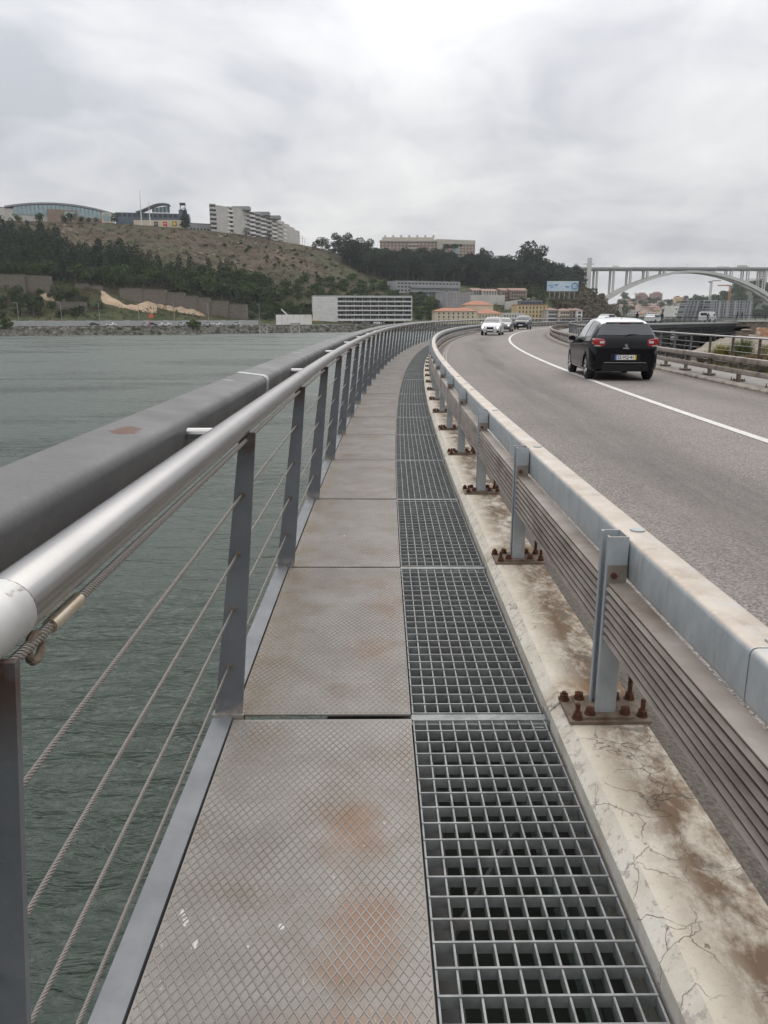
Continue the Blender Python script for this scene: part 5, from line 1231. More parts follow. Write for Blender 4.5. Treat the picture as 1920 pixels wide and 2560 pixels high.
# street lamps on the ridge
for xs, yt in ((756, 590), (762, 596), (801, 601), (812, 596)):
    p = at(xs, 616, 640); q = at(xs, yt, 640); m = MB(); m.tube([p[:2] + (p[2] - 4,), q], 0.16, 6); m.tube([q, (q[0] - 3.4, q[1], q[2] + .1)], 0.13, 6); tag(m.build('street_lamp', m_greyw), 'thin street lamp on the ridge right of the white flats', 'street lamp', 'street lamps on the ridge')
# brick and cream flats on top of the wood
a, b_ = P2(950, 640, 800), P2(1092, 640, 800)
r5, W5, H5 = building('hilltop_flats', 'curved brick and cream flats on the hilltop, left of the flat-topped pine', 'apartment block', a[:2], b_[:2], P2(1020, 604, 800)[2], P2(1020, 650, 800)[2], 16, m_brick, 15, 5, 1.6, 1.7, glass=m_blind)
m = MB(); m.box(-.5, W5 + .5, -.8, 16, H5 + .01, H5 + 1.4); m.build('cornice', m_palecream, r5)
m = MB(); m.box(2, W5 - 3, 2, 14, H5 + 1.41, H5 + 4.2); m.build('attic', m_palecream, r5)
for k in range(7): m = MB(); m.box(4 + k * 8, 6 + k * 8, 4, 8, H5 + 4.21, H5 + 6.4); m.build('chimney', m_palecream, r5)
for k in range(4): m = MB(); m.box(W5 * .52, W5 * .66, -1.4, 0, H5 - 3.5 - 3.2 * k, H5 - 2.2 - 3.2 * k); m.build('balcony', m_palecream, r5)
a, b_ = P2(1092, 640, 815), P2(1187, 640, 830)
r6, W6, H6 = building('hilltop_flats', 'straight brick and cream flats on the hilltop behind the flat-topped pine', 'apartment block', a[:2], b_[:2], P2(1140, 604, 820)[2], P2(1140, 652, 820)[2], 16, m_brick, 11, 6, 1.7, 1.6, glass=m_blind)
m = MB(); m.box(0, W6, -.4, 16, H6 - 2.2, H6 + 2); m.build('attic', m_palecream, r6)
m = MB(); m.box(W6 * .44, W6 * .56, -.5, -.05, 2, H6 - 2.5); m.build('stair_glazing', m_bluegl, r6)
m = MB(); m.box(-.01, W6 * .13, -.35, -.02, 0, H6 - 2.3); m.build('cream_bay', m_palecream, r6)
# grey mid-slope flats
a, b_ = P2(989, 742, 540), P2(1150, 742, 560)
r7, W7, H7 = building('grey_flats', 'long grey flats halfway up the slope behind the two palms', 'apartment block', a[:2], b_[:2], P2(1060, 703, 550)[2], P2(1060, 748, 550)[2], 14, m_greyw, 18, 5, 1.7, 1.0, z_first=.4)
for k in range(3): m = MB(); m.box(W7 * .22, W7 * .98, -1.2, -.01, 2.0 + 2.7 * k, 3.0 + 2.7 * k); m.build('balcony', m_greyw, r7)
m = MB(); m.box(W7 * .4, W7 * .75, -.5, -.02, .1, 1.9); m.build('brick_base', m_brick, r7)
a, b_ = P2(1115, 760, 505), P2(1176, 760, 515)
building('grey_tower', 'short grey block with brick strips in front of the long grey flats', 'apartment block', a[:2], b_[:2], P2(1140, 731, 510)[2], P2(1140, 768, 510)[2], 12, m_greyw, 7, 4, .9, 1.1, glass=m_brick)
# white houses with brown roofs, retaining wall
for (x0, x1, yt, yb, lab, wm_) in ((1181, 1206, 722, 738, 'small gabled grey house left of the brown-roofed terrace', m_greyw), (1205, 1252, 724, 738, 'left brown-roofed terrace house with white balconies', m_offw), (1252, 1275, 722, 748, 'brick middle house between the two brown-roofed terraces', m_brick), (1275, 1317, 722, 745, 'right brown-roofed terrace house with white balconies', m_brick)):
    rr_, W_, H_ = building('terrace_house', lab, 'house', P2(x0, yb, 545)[:2], P2(x1, yb, 548)[:2], P2(x0, yt + 4, 545)[2], P2(x0, yb + 3, 545)[2], 9, wm_, max(2, int((x1 - x0) / 7)), 2, 1.1, 1.2, roof='gable', roofm=m_roofb, rh=1.7)
a, b_ = P2(1172, 752, 530), P2(1262, 752, 530); building('retaining_wall', 'pale retaining wall below the brown-roofed terrace', 'wall', a[:2], b_[:2], P2(1200, 738, 530)[2], P2(1200, 764, 530)[2], 2, m_offw)
a, b_ = P2(1262, 760, 520), P2(1325, 745, 545)
m = MB(); m.add([(a[0], a[1], a[2] - 5), (b_[0], b_[1], b_[2] - 5), b_, (a[0], a[1], a[2] + 1.5), (a[0], a[1] + 1.5, a[2] - 5), (b_[0], b_[1] + 1.5, b_[2] - 5), (b_[0], b_[1] + 1.5, b_[2]), (a[0], a[1] + 1.5, a[2] + 1.5)], [(0, 1, 2, 3), (7, 6, 5, 4), (3, 2, 6, 7), (0, 4, 5, 1)])
tag(m.build('ramp_wall', m_offw), 'sloping pale wall of the lane climbing past the terrace', 'wall')
# long white building on the river road
a, b_ = P2(783, 805, 445), P2(1030, 805, 452)
a, b_ = Vector((a[0], a[1], 0)), Vector((b_[0], b_[1], 0)); W = (b_ - a).length; zb = -2.6; zt = P2(860, 742, 448)[2]; Hh = zt - zb
r8 = empty('white_river_building', (a.x, a.y, zb), math.atan2(b_.y - a.y, b_.x - a.x), label='long white five-storey building with deep dark loggias on the river road', cat='building')
xw = W * .245
m = MB(); m.box(0, xw, 0, 14, 0, Hh); m.build('concrete_wall', m_conc2, r8)
m = MB(); m.box(xw + .01, W, 2.2, 14, 2.6, Hh - .5); m.build('back_wall', m_greyw, r8)
m = MB(); m.box(W - .35, W, -.2, 14.02, 2.4, Hh); m.build('end_wall', m_white, r8)
nfl = 5; fh = (Hh - 2.6) / nfl
for k in range(nfl + 1):
    z = 2.6 + k * fh; m = MB(); m.box(xw + .02, W - .36, -.3, 14.05, z - .35 - (.55 if k == 0 else 0), z + (.30 if k < nfl else 0)); m.build('floor_slab', m_white, r8)
nb_ = 9
for k in range(nfl):
    z = 2.6 + k * fh
    for j in range(nb_):
        x0 = xw + .2 + (W - .6 - xw) * j / nb_; wd = (W - .6 - xw) / nb_
        for q in range(3): window(r8, m_darkgl if (j + q + k) % 3 else m_navy, wd / 3 - .25, fh - 1.0, x0 + wd * (q + .5) / 3, 1.82, z + .31)
        m = MB(); m.box(x0 - .1, x0 + .1, .3, 2.19, z + .31, z + fh - .36); m.build('partition', m_offw, r8)
m = MB(); m.box(-.2, W + .2, 1, 14.2, Hh + .01, Hh + .7); m.build('roof_slab', m_greyw, r8)
for k in range(7): m = MB(); m.box(xw + 2 + k * 6, xw + 2.8 + k * 6, .5, 1.3, 0, 1.68); m.build('column', m_offw, r8)
# yellow waterfront warehouses
def wh(x0, x1, yt, Y, lab, wm_, nx, nz, yroof=None, rm=None, zb=-2.6, dep=12, ww=.8, whh=1.2, roof='hip', rh=None):
    zt = P2(x0, yt, Y)[2]; zr = P2(x0, yroof, Y + dep / 2)[2] - zt if yroof else 1.5
    return building('waterfront_building', lab, 'building', P2(x0, 800, Y)[:2], P2(x1, 800, Y + 2)[:2], zt, zb, dep, wm_, nx, nz, ww, whh, roof=roof, roofm=rm or m_roof, rh=zr)
wh(1163, 1232, 762, 478, 'upper cream house with orange hip roof above the warehouses', m_cream, 7, 2, 752)
wh(1087, 1192, 778, 462, 'left cream warehouse with long orange roof on the waterfront', m_cream, 8, 3, 769)
wh(1192, 1254, 784, 465, 'middle cream warehouse with orange roof on the waterfront', m_cream, 7, 2, 773)
wh(1254, 1310, 782, 470, 'roofless grey stone warehouse front on the waterfront', m_offw, 7, 2, None, roof=None)
wh(1290, 1367, 763, 490, 'tall yellow building with dark roof terrace on the waterfront', m_yellow, 8, 4, None, roof='flat', ww=.9, whh=1.6)
a, b_ = P2(1298, 768, 496), P2(1356, 768, 496); building('roof_pavilion', 'dark glazed pavilion on top of the tall yellow building', 'building', a[:2], b_[:2], P2(1300, 753, 496)[2], P2(1300, 763, 496)[2], 7, m_navy, 7, 1, 1.2, 1.4, roof='flat', z_first=.2)
for (x0, x1, yt, lab, wm_) in ((1367, 1396, 775, 'pale narrow house right of the tall yellow building', m_offw), (1396, 1430, 777, 'cream row house in the middle of the waterfront row', m_cream), (1430, 1441, 776, 'brown narrow house near the end of the waterfront row', m_brick), (1441, 1455, 776, 'white three-storey house ending the waterfront row', m_white)):
    wh(x0, x1, yt, 486, lab, wm_, 3 if x1 - x0 < 20 else 6, 3, yt - 6, m_roofb, dep=8, ww=.9, whh=1.4)
# billboard
a, b_ = P2(1367, 728, 520), P2(1445, 728, 520); zt = P2(1400, 704, 520)[2]
r9 = empty('billboard', (a[0], 520, a[2]), 0, label='pale blue billboard on the green bank below the ridge', cat='billboard'); W = b_[0] - a[0]; Hb = zt - a[2]
m = MB(); m.box(0, W, 0, .5, 0, Hb); m.build('panel', mat('billboard_blue', (0.36, 0.50, 0.62), (0.58, 0.66, 0.72), 0.12, 0.6), r9)
for k in range(6): m = MB(); m.box(W * (.08 + .16 * k), W * (.08 + .16 * k) + .4, .1, .4, -5, 0); m.build('leg', m_greyw, r9)
m_bl = mat('billboard_print_blue', (0.10, 0.25, 0.42))
for (x, z, w_) in ((.04, .55, .16), (.22, .68, .16), (.10, .38, .10), (.56, .45, .16), (.60, .33, .10), (.25, .56, .1)): m = MB(); m.box(W * x, W * (x + w_), -.08, -.01, Hb * z, Hb * z + .5); m.build('print_line', m_bl, r9)
m = MB(); ring = [(W * .88 + 1.9 * math.cos(k * .3142), -.12, Hb * .55 + 1.9 * math.sin(k * .3142)) for k in range(21)]; m.tube(ring, .35, 6, False); m.build('blue_ring', m_bl, r9)
m = MB(); m.box(-.1, W + .1, -.05, .55, Hb + .01, Hb + .3); m.build('frame', m_white, r9)

# retaining walls on the left slope
m_ret = mat('block_retaining_wall', (0.125, 0.105, 0.082), (0.175, 0.150, 0.122), 0.6, 0.9, stretch=(1, 1, 3))
def ret(segs, lab):
    r = empty('retaining_wall', (0, 0, 0), label=lab, cat='retaining wall'); first = None
    for (x0, x1, yt, yb) in segs:
        h0 = ground_hit(x0, yb); h1 = ground_hit(x1, yb)
        Y0 = (h0[1] + h1[1]) / 2
        if first is None: first = Y0
        Y0 = first + (Y0 - first) * .25
        a = at(x0, yt, Y0); b_ = at(x1, yt, Y0); m = MB(); m.box(a[0], b_[0] - .03, Y0, Y0 + 4, a[2] - 12, a[2]); m.build('wall_section', m_ret, r)
        m = MB(); m.box(a[0], b_[0] - .03, Y0 - .15, Y0 + .3, a[2] + .01, a[2] + .25); m.build('coping', m_ret, r)
ret([(-60, 60, 687, 722), (60, 122, 690, 724)], 'grey block retaining wall below the dark wood at far left')
ret([(187, 222, 710, 722), (222, 254, 715, 724)], 'short stepped retaining wall left of the sand bank')
ret([(298, 354, 722, 752), (354, 413, 725, 758), (413, 460, 732, 762), (460, 492, 741, 766), (492, 523, 745, 770), (523, 569, 753, 776), (569, 616, 761, 782)], 'long block retaining wall stepping down behind the sand bank')
ret([(110, 210, 755, 776)], 'low weathered concrete wall below the small sand heap')
# sand heaps
m_sand = mat('excavated_sand', (0.36, 0.26, 0.165), (0.46, 0.35, 0.24), 0.25, 0.95, bump=0.7, bscale=0.8, bdist=0.5)
def mound(name, x0, x1, yt, yb, lab, dep, mt, pk=.5, seed=1):
    p0 = ground_hit((x0 + x1) / 2, yb); Y0 = p0[1]; p1 = ground_hit((x0 + x1) / 2, yt + 3); dep = min(max(dep, (p1[1] if p1 else Y0) - Y0 + 4), 15)
    a = at(x0, yb, Y0); b_ = at(x1, yb, Y0); Wd = b_[0] - a[0]; rg = random.Random(seed)
    nx, ny = 40, 16; m = MB(); ph = [rg.random() * 6 for _ in range(4)]
    for j in range(ny):
        for i in range(nx):
            u, v_ = i / (nx - 1), j / (ny - 1); X_ = a[0] + Wd * u; Y_ = Y0 + dep * v_; X_ *= Y_ / Y0
            top = .72 + .28 * math.sin(u * 7 + ph[0]); e = min(1, math.sin(math.pi * u) * 2.2) * min(1, v_ * 5) * max(0, min(1, (top - v_) * 5))
            m.v.append((X_, Y_, float(hill_h(X_, Y_)) - .6 + (1.5 + .35 * math.sin(u * 31 + ph[1]) + .25 * math.sin(v_ * 14 + u * 20)) * e))
    for j in range(ny - 1):
        for i in range(nx - 1): m.face([j * nx + i, j * nx + i + 1, (j + 1) * nx + i + 1, (j + 1) * nx + i])
    tag(m.build(name, mt, None, 'all'), lab, 'sand heap')
mound('sand_heap', 98, 168, 738, 757, 'small heap of pale sand above the low concrete wall', 14, m_sand, seed=2)
mound('sand_heap', 245, 400, 743, 776, 'long pale sand bank in front of the stepped wall', 20, m_sand, seed=3)
mound('sand_heap', 385, 520, 749, 785, 'peaked sand heap at the right end of the sand bank', 16, m_sand, seed=5)
mound('sand_heap', 760, 800, 788, 803, 'small orange earth heap beside the white river building', 8, mat('orange_earth', (0.36, 0.22, 0.13), (0.42, 0.28, 0.18), .4, .95), seed=6)
# shore hoarding and lamp posts
m_hoard = mat('grey_hoarding', (0.34, 0.34, 0.335), (0.40, 0.40, 0.395), 0.3, 0.8)
r = empty('shore_hoarding', (0, 0, 0), label='long pale grey hoarding behind the shore road', cat='hoarding')
for k in range(40):
    x0, x1 = 5 + k * 16, 5 + (k + 1) * 16; a, b_ = shore(x0, 26, -2.6), shore(x1, 26, -2.6); M = Matrix.Translation(a) @ Matrix.Rotation(math.atan2(b_.y - a.y, b_.x - a.x), 4, 'Z'); m = MB(); m.box(0, (b_ - a).length - .05, 0, .12, 0, 2.3 + .15 * (k % 3 == 1), M); m.build('panel', m_hoard, r)
for xs in (44, 152, 247, 346, 435, 520, 648):
    p = shore(xs, 8, -2.4); m = MB(); m.tube([p, p + Vector((0, 0, 9.5))], .10, 6); m.tube([p + Vector((0, 0, 9.5)), p + Vector((-1.3, 0, 9.7))], .08, 6); tag(m.build('street_lamp', m_greyw), 'thin grey lamp post on the far shore road', 'street lamp', 'lamp posts on the far shore road')
# timber mooring dolphins
for j, (x0, x1) in enumerate(((648, 665), (727, 747))):
    r = empty('mooring_platform', shore((x0 + x1) / 2, -10, -6), 0, label=['left timber mooring frame standing at the far shore', 'right timber mooring frame standing at the far shore'][j], cat='mooring frame'); wd = (x1 - x0) * .19 / 2
    for sx2 in (-1, 1):
        m = MB(); m.tube([(sx2 * wd, 0, -1), (sx2 * wd, 0, 4)], .22, 6); m.build('leg', m_offw, r)
        m = MB(); m.tube([(sx2 * wd, .3, 0), (-sx2 * wd, .3, 3.6)], .14, 5); m.build('brace', m_offw, r)
    m = MB(); m.box(-wd - .5, wd + .5, -.8, .8, 4.01, 4.5); m.build('deck', m_brick, r)
# construction gear
p = at(733, 801, 400); q = at(703, 773, 400); m = MB(); m.tube([p, q], .35, 6); m.box(p[0] - 2.5, p[0] + 2, 399, 402, -2.6, p[2] + .6); tag(m.build('drilling_rig', m_white), 'white leaning rig boom on the building site by the river', 'construction rig')
r = empty('site_hoarding', (0, 0, 0), label='white site hoarding between the rig and the white river building', cat='hoarding')
for k in range(6): a = at(690 + k * 15, 800, 398); m = MB(); m.box(a[0], a[0] + 2.9, 398, 398.1, -2.5, a[2] + 2.6); m.build('panel', m_white, r)
m = MB(); p = at(372, 792, 352); m.box(p[0], p[0] + 1.9, 352, 352.3, p[2] - .4, p[2] + 1.2); m.box(p[0] + .1, p[0] + .3, 352.1, 352.2, -2.6, p[2] - .4); tag(m.build('red_site_sign', mat('orange_red_panel', (0.6, 0.10, 0.04))), 'orange-red sign board above the parked cars on the far shore', 'sign')

# ================================================================ RIGHT: headland beyond, arch bridge, town
SK2 = [(1400, 806), (1520, 770), (1560, 745), (1600, 752), (1660, 752), (1700, 744), (1750, 742), (1790, 742), (2600, 742)]
SK3 = [(1400, 840), (1700, 800), (1735, 760), (1752, 749), (1800, 737), (1830, 716), (1850, 708), (1870, 704), (1920, 706), (2000, 700), (2600, 700)]
def rat_of(ys):
    v = ys - 1280; return (1920 * math.sin(TH) + v * math.cos(TH)) / (1920 * math.cos(TH) - v * math.sin(TH))
def h2(X, Y):
    xs = 960 + 1990 * X / Y
    hr2 = H - rat_of(interp(xs, SK2)) * 1750; t2 = np.clip((Y - 1150) / 600, 0, 1); a = -3 + (hr2 + 3) * t2 - np.clip((Y - 1750) / 400, 0, 1) * 30
    hr3 = H - rat_of(interp(xs, SK3)) * 1330; t3 = np.clip((Y - 1060) / 270, 0, 1) ** .8; b = -3 + (hr3 + 3) * t3 - np.clip((Y - 1330) / 300, 0, 1) * 20
    base = np.where(Y < 1000, np.where(xs > np.interp(Y, [160, 300, 700, 1000], [1830, 1700, 1680, 1600]), -0.8, -9.0), -3.0)
    n_ = (np.sin(X * .03 + Y * .02) + np.sin(X * .07 - Y * .05)) * 1.2 * np.clip((Y - 1080) / 200, 0, 1)
    return np.where(Y < 1050, base, np.maximum(np.maximum(a, b) + n_, -3.0))
m_hill2 = mat('distant_green_hill', (0.040, 0.052, 0.026), (0.080, 0.085, 0.045), 0.02, 0.95, c3=(0.14, 0.12, 0.085), scale3=0.012, thr3=(0.55, 0.65), detail=7, bump=0.8, bscale=0.08, bdist=4)
terrain('right_bank_land', h2, 0.22, 0.60, 120, 190, 2300, 150, m_hill2, geo=True)

# arch bridge
YB_ = 1030
m_bconc = mat('pale_bridge_concrete', (0.50, 0.49, 0.46), (0.58, 0.57, 0.54), 0.1, 0.85)
m_bdark = mat('bridge_deck_concrete', (0.30, 0.30, 0.295), (0.36, 0.36, 0.35), 0.1, 0.85)
r = empty('arch_bridge', (at(1735, 668, YB_)[0], YB_, -6), 0, label='tall white concrete arch bridge spanning the river far behind', cat='bridge')
zd = at(1700, 669, YB_)[2] + 6; zc = at(1735, 676, YB_)[2] + 6; Xc = r.location.x; half = 138; rise = zc - 12
zd = zd - 0.6
def az(x): return zc - rise * (abs(x) / half) ** 2.0
def rib(y0, y1):
    m = MB(); rings = []
    for k in range(-24, 25):
        x = half * k / 24; z = az(x); sl2 = math.atan(-2 * rise * x / half ** 2); th = 2.6 + 2.6 * (abs(x) / half); nx_, nz_ = -math.sin(sl2), math.cos(sl2)
        rings.append([(x, y0, z), (x, y1, z), (x - nx_ * th, y1, z - nz_ * th), (x - nx_ * th, y0, z - nz_ * th)])
    m.loft(rings); return m
rib(0, 7.5).build('arch_rib', m_bconc, r); rib(17.5, 25).build('arch_rib', m_bconc, r)
for k in range(-9, 10):
    x = half * k / 9.7; m = MB(); m.box(x - .5, x + .5, 7.51, 17.49, az(x) - 2.4, az(x) - .4); m.build('arch_tie', m_bdark, r)
xl, xr2 = at(1425, 668, YB_)[0] - Xc, 300
m = MB(); m.box(xl, xr2, -.5, 25.5, zd - 1.0, zd); m.build('deck', m_bdark, r)
m = MB(); m.box(xl, xr2, 1.5, 23.5, zd - 2.6, zd - 1.01); m.build('deck_girder', m_bdark, r)
m = MB(); m.box(xl, xr2, -.6, -.4, zd + .01, zd + 1.0); m.build('parapet', m_bdark, r)
px0 = at(1496, 668, YB_)[0] - Xc; sp_ = 21.6
for k in range(-1, 16):
    x = px0 + sp_ * k
    za = az(x) if abs(x) < half else -2
    if abs(x) < half and zd - 2.6 - za < 1.0: continue
    if k == -1: continue
    for yy in (.6, 7, 17.5, 23.5): m = MB(); m.box(x - .65, x + .65, yy, yy + 1.2, (za if abs(x) < half else -4) - .5, zd - 2.61); m.build('column', m_bconc, r)
xp = at(1470, 700, YB_)[0] - Xc; zt = at(1470, 645, YB_)[2] + 6
m = MB(); m.box(xp - 2.6, xp + 2.6, -4, -.7, 0, zt); m.build('lift_tower', m_bconc, r)
m = MB(); m.box(xp - 7, xp + 6, -3.5, -.75, zd + 4.5, zd + 5.2); m.build('tower_canopy', m_bdark, r)
m = MB(); m.box(xp - 12.5, xp - 7.6, 26, 29, 0, zt - 5); m.build('lift_tower', m_bconc, r)
for k in range(14):
    x = xp + 8 + k * 19; m = MB(); m.tube([(x, 24.6, zd), (x, 24.6, zd + 7), (x + 1.6, 24.6, zd + 8.6)], .12, 5); m.build('lamp_post', m_greyw, r)
# lorries and cars crossing it
for (xs, ln, hh, mt_, lab) in ((1542, 9, 3.6, m_white, 'pale lorry on the left part of the arch bridge'), (1812, 15, 2.6, m_white, 'white articulated lorry on the right part of the arch bridge'), (1862, 14, 3.8, m_offw, 'grey box lorry near the right edge on the arch bridge')):
    x = at(xs, 668, YB_)[0]; q = empty('lorry', (x, YB_ + 5, zd - 6), 0, label=lab, cat='lorry'); m = MB(); m.box(-ln / 2, ln / 2 - 2.2, -1.2, 1.2, 1.0, hh); m.build('cargo_box', mt_, q); m = MB(); m.box(ln / 2 - 2.1, ln / 2, -1.2, 1.2, .6, 2.7); m.build('cab', m_white, q)
    for wx in (-ln * .35, -ln * .2, ln * .38): m = MB(); m.tube([(wx, -1.25, .5), (wx, 1.25, .5)], .5, 10); m.build('wheel', m_blk, q)
def far_car_mesh(mt):
    m = MB(); m.loft([[(-2.1, y, .35), (2.1, y, .35), (2.15, y, .75), (1.1, y, .95), (.5, y * .82, 1.42), (-1.2, y * .82, 1.42), (-1.9, y * .95, .95), (-2.1, y, .9)] for y in (-.85, .85)]); return m
FC = {}
def far_car(name, loc, rz, mt, label, group=None, sc=1.0):
    q = empty(name, loc, rz, label=label, cat='car', group=group)
    if mt.name not in FC:
        a = far_car_mesh(mt).build('body', mt, link=False); m = MB(); m.box(-1.45, .62, -.78, .78, .96, 1.33); m.box(-1.3, .55, -.845, .845, .98, 1.3); FC[mt.name] = (a, m.build('window', m_darkgl, link=False))
    copy_mesh_obj(FC[mt.name][0], q); copy_mesh_obj(FC[mt.name][1], q)
    if 'wheel' not in FC: m = MB(); m.tube([(0, -.88, .32), (0, -.66, .32)], .33, 12); FC['wheel'] = m.build('wheel', m_blk, link=False)
    for sx2 in (-1.3, 1.32):
        copy_mesh_obj(FC['wheel'], q, Matrix.Translation((sx2, 0, 0))); copy_mesh_obj(FC['wheel'], q, Matrix.Translation((sx2, 1.54, 0)))
    return q
m_cwhite = mat('white_car_paint', (0.62, 0.62, 0.62), rough=0.3); m_cgrey = mat('grey_car_paint', (0.12, 0.12, 0.125), rough=0.3); m_cdark = mat('dark_car_paint', (0.03, 0.03, 0.035), rough=0.3); m_csil = mat('silver_car_paint', (0.38, 0.39, 0.40), rough=0.3)
for j, xs in enumerate((1505, 1556, 1590, 1653, 1700, 1745)):
    far_car('car', (at(xs, 668, YB_)[0], YB_ + 4 + (j % 2) * 3, zd - 6), 0, m_cgrey, 'dark car crossing the arch bridge', 'cars on the arch bridge')
# parked cars on the far shore
for (xs, mt_, lab) in ((233, m_cdark, 'lone dark car on the shore road, left of all the others'), (361, m_csil, 'silver car parked first in the shore row'), (379, m_cdark, 'dark car parked second in the shore row'), (398, m_cwhite, 'white car parked third in the shore row'), (414, m_cwhite, 'white van-like car parked fourth in the shore row'), (452, m_csil, 'silver car parked just left of the shore bush'), (471, m_cdark, 'dark car parked behind the shore bush'), (516, m_csil, 'silver car right of the shore bush'), (543, m_cwhite, 'white car second right of the shore bush'), (588, m_csil, 'silver car parked alone before the grey hoarding'), (945, m_cwhite, 'white car in front of the white river building'), (890, m_cdark, 'dark car under the white river building, left'), (915, m_cgrey, 'grey car under the white river building, right'), (275, m_cwhite, 'small white car at the hoarding left of the shore row')):
    p = shore(xs, 16, -2.45); far_car('parked_car', p, random.choice((0.05, 3.2)), mt_, lab, 'cars parked along the far shore')

# two brick towers and the town on the distant slope
for (x0, x1, yt, lab) in ((1593, 1616, 735, 'left one of two distant pinkish brick tower blocks'), (1628, 1654, 733, 'right one of two distant pinkish brick tower blocks')):
    Y = 1700; rr_, W_, H_ = building('tower_block', lab, 'tower block', P2(x0, 765, Y)[:2], P2(x1, 765, Y)[:2], P2(x0, yt, Y)[2], P2(x0, 768, Y)[2], 18, m_pink, 5, 8, 2.2, 1.8)
    m = MB(); m.box(W_ * .25, W_ * .85, 4, 14, H_, H_ + 3); m.build('roof_plant', m_pink, rr_)
rt = random.Random(5)
cols = [m_white, m_offw, m_cream, m_offw, m_yellow, m_pink, m_offw]
cn = {m_white.name: 'white', m_offw.name: 'beige', m_cream.name: 'cream', m_yellow.name: 'yellow', m_pink.name: 'pink'}
for k in range(85):
    xs = rt.uniform(1545, 1745); ys = rt.uniform(758, 798)
    if xs < 1580 and ys > 790: continue
    p = ground_hit(xs, ys, h2, 1100, 1750)
    if p is None: continue
    wm_ = cols[k % 7]; w_ = rt.uniform(8, 17); hh = rt.uniform(5, 9); dx = w_ / 2
    if k == 4: w_, hh = 20, 14
    building('town_house', 'distant small %s house with a tiled roof in the town below the arch' % cn[wm_.name], 'house', (p[0] - dx, p[1]), (p[0] + dx, p[1] + rt.uniform(-6, 6)), p[2] + hh, p[2] - 4, 10, wm_, 3, 2, 1.5, 1.6, roof='gable', roofm=m_roofb if k % 4 else m_roof, rh=1.5, z_first=4.2, group='%s houses of the distant town' % cn[wm_.name])
building('white_block', 'plain white block left of the grey building under construction', 'building', P2(1684, 795, 900)[:2], P2(1713, 795, 910)[:2], P2(1690, 764, 900)[2], -3, 14, m_white, 4, 3, 2, 2)
for k in range(60):
    xs = rt.uniform(1550, 1750); ys = rt.uniform(748, 795); p = ground_hit(xs, ys, h2, 1100, 1750)
    if p: put('broadleaf', 'distant_tree', p, rt.uniform(1.2, 2.1), 'green tree among the houses of the distant town', group='trees of the distant town')
for k in range(150):
    xs = rt.uniform(1740, 1935); ys = rt.uniform(interp(xs, SK3) + 12, 800); p = ground_hit(xs, ys, h2, 1060, 1400)
    if p: put('broadleaf' if k % 3 else 'bush', 'distant_tree', p, rt.uniform(1.2, 2.0), 'tree on the dark hill behind the building under construction', group='trees on the hill behind the construction site')
# building under construction
m_scaf = mat('raw_grey_concrete', (0.17, 0.18, 0.19), (0.24, 0.25, 0.26), 0.15, 0.9); m_scaf2 = mat('pale_floor_edge', (0.34, 0.345, 0.35), (0.40, 0.40, 0.405), 0.2, 0.9)
for (x0, x1, yt, Y, lab, nfl, nx_) in ((1706, 1792, 751, 820, 'left terraced wing of the grey building under construction', 8, 9), (1775, 1880, 752, 800, 'right wing of the grey building under construction', 8, 16)):
    a, b_ = P2(x0, 795, Y), P2(x1, 795, Y + 6); zt = P2(x0, yt, Y)[2]; r = empty('unfinished_building', (a[0], a[1], -3), math.atan2(6, b_[0] - a[0]), label=lab, cat='building'); W = b_[0] - a[0]; Hh = zt + 3; fh = Hh / nfl
    left = 'left' in lab
    for k in range(nfl + 1):
        x_0 = W * (.14 * (k / nfl) ** 1.3) if left else 0
        m = MB(); m.box(x_0, W, 0, 16, k * fh - .28, k * fh + .28); m.build('floor_slab', m_scaf2, r)
        if k < nfl:
            m = MB(); m.box(x_0 + 1, W - .8, 2.6, 15, k * fh + .29, (k + 1) * fh - .29); m.build('inner_wall', m_darkgl if k % 2 else m_scaf, r)
            for q in range(nx_ + 1):
                x = x_0 + (W - x_0 - .8) * q / nx_; m = MB(); m.box(x, x + (.8 if q % 3 else 2.0), .2, 2.5, k * fh + .29, (k + 1) * fh - .29); m.build('column', m_scaf2 if q % 4 else m_scaf, r)
# tower cranes
for (xs, yt, Y, mt_, jib, lab) in ((1779, 703, 950, m_offw, 7, 'pale tower crane left of the dark hill'), (1826, 715, 900, mat('orange_crane_paint', (0.45, 0.20, 0.09)), -9, 'orange tower crane above the building under construction')):
    b_ = at(xs, yt, Y); r = empty('tower_crane', (b_[0], Y, -3), 0, label=lab, cat='crane'); zt = b_[2] + 3
    m = MB()
    for (dx, dy) in ((-.9, -.9), (.9, -.9), (.9, .9), (-.9, .9)): m.box(dx - .2, dx + .2, dy - .2, dy + .2, 0, zt)
    z = 0
    while z < zt - 2: m.tube([(-.9, -.9, z), (.9, -.9, z + 2)], .14, 4, False); m.tube([(.9, .9, z), (-.9, .9, z + 2)], .14, 4, False); z += 2
    m.build('mast', mt_, r)
    m = MB(); m.box(min(0, jib * 1.6), max(0, jib * 1.6), -.6, .6, zt, zt + 1.3); m.build('jib', mt_, r)
    m = MB(); m.box(-3.2 if jib > 0 else 0, 0 if jib > 0 else 3.2, -1, 1, zt - 1.6, zt - .05); m.build('counterweight', m_greyw, r)
# white flats seen through the bridge columns
building('white_tower', 'white tower block seen between the right columns of the arch bridge', 'tower block', P2(1898, 700, 1400)[:2], P2(1918, 700, 1400)[:2], P2(1900, 676, 1400)[2], P2(1900, 712, 1400)[2], 14, m_white, 4, 6, 1.8, 1.8)
building('white_tower', 'low white houses on the skyline behind the arch bridge', 'building', P2(1872, 712, 1400)[:2], P2(1896, 712, 1400)[:2], P2(1880, 696, 1400)[2], P2(1880, 716, 1400)[2], 14, m_white, 5, 2, 1.8, 1.8)

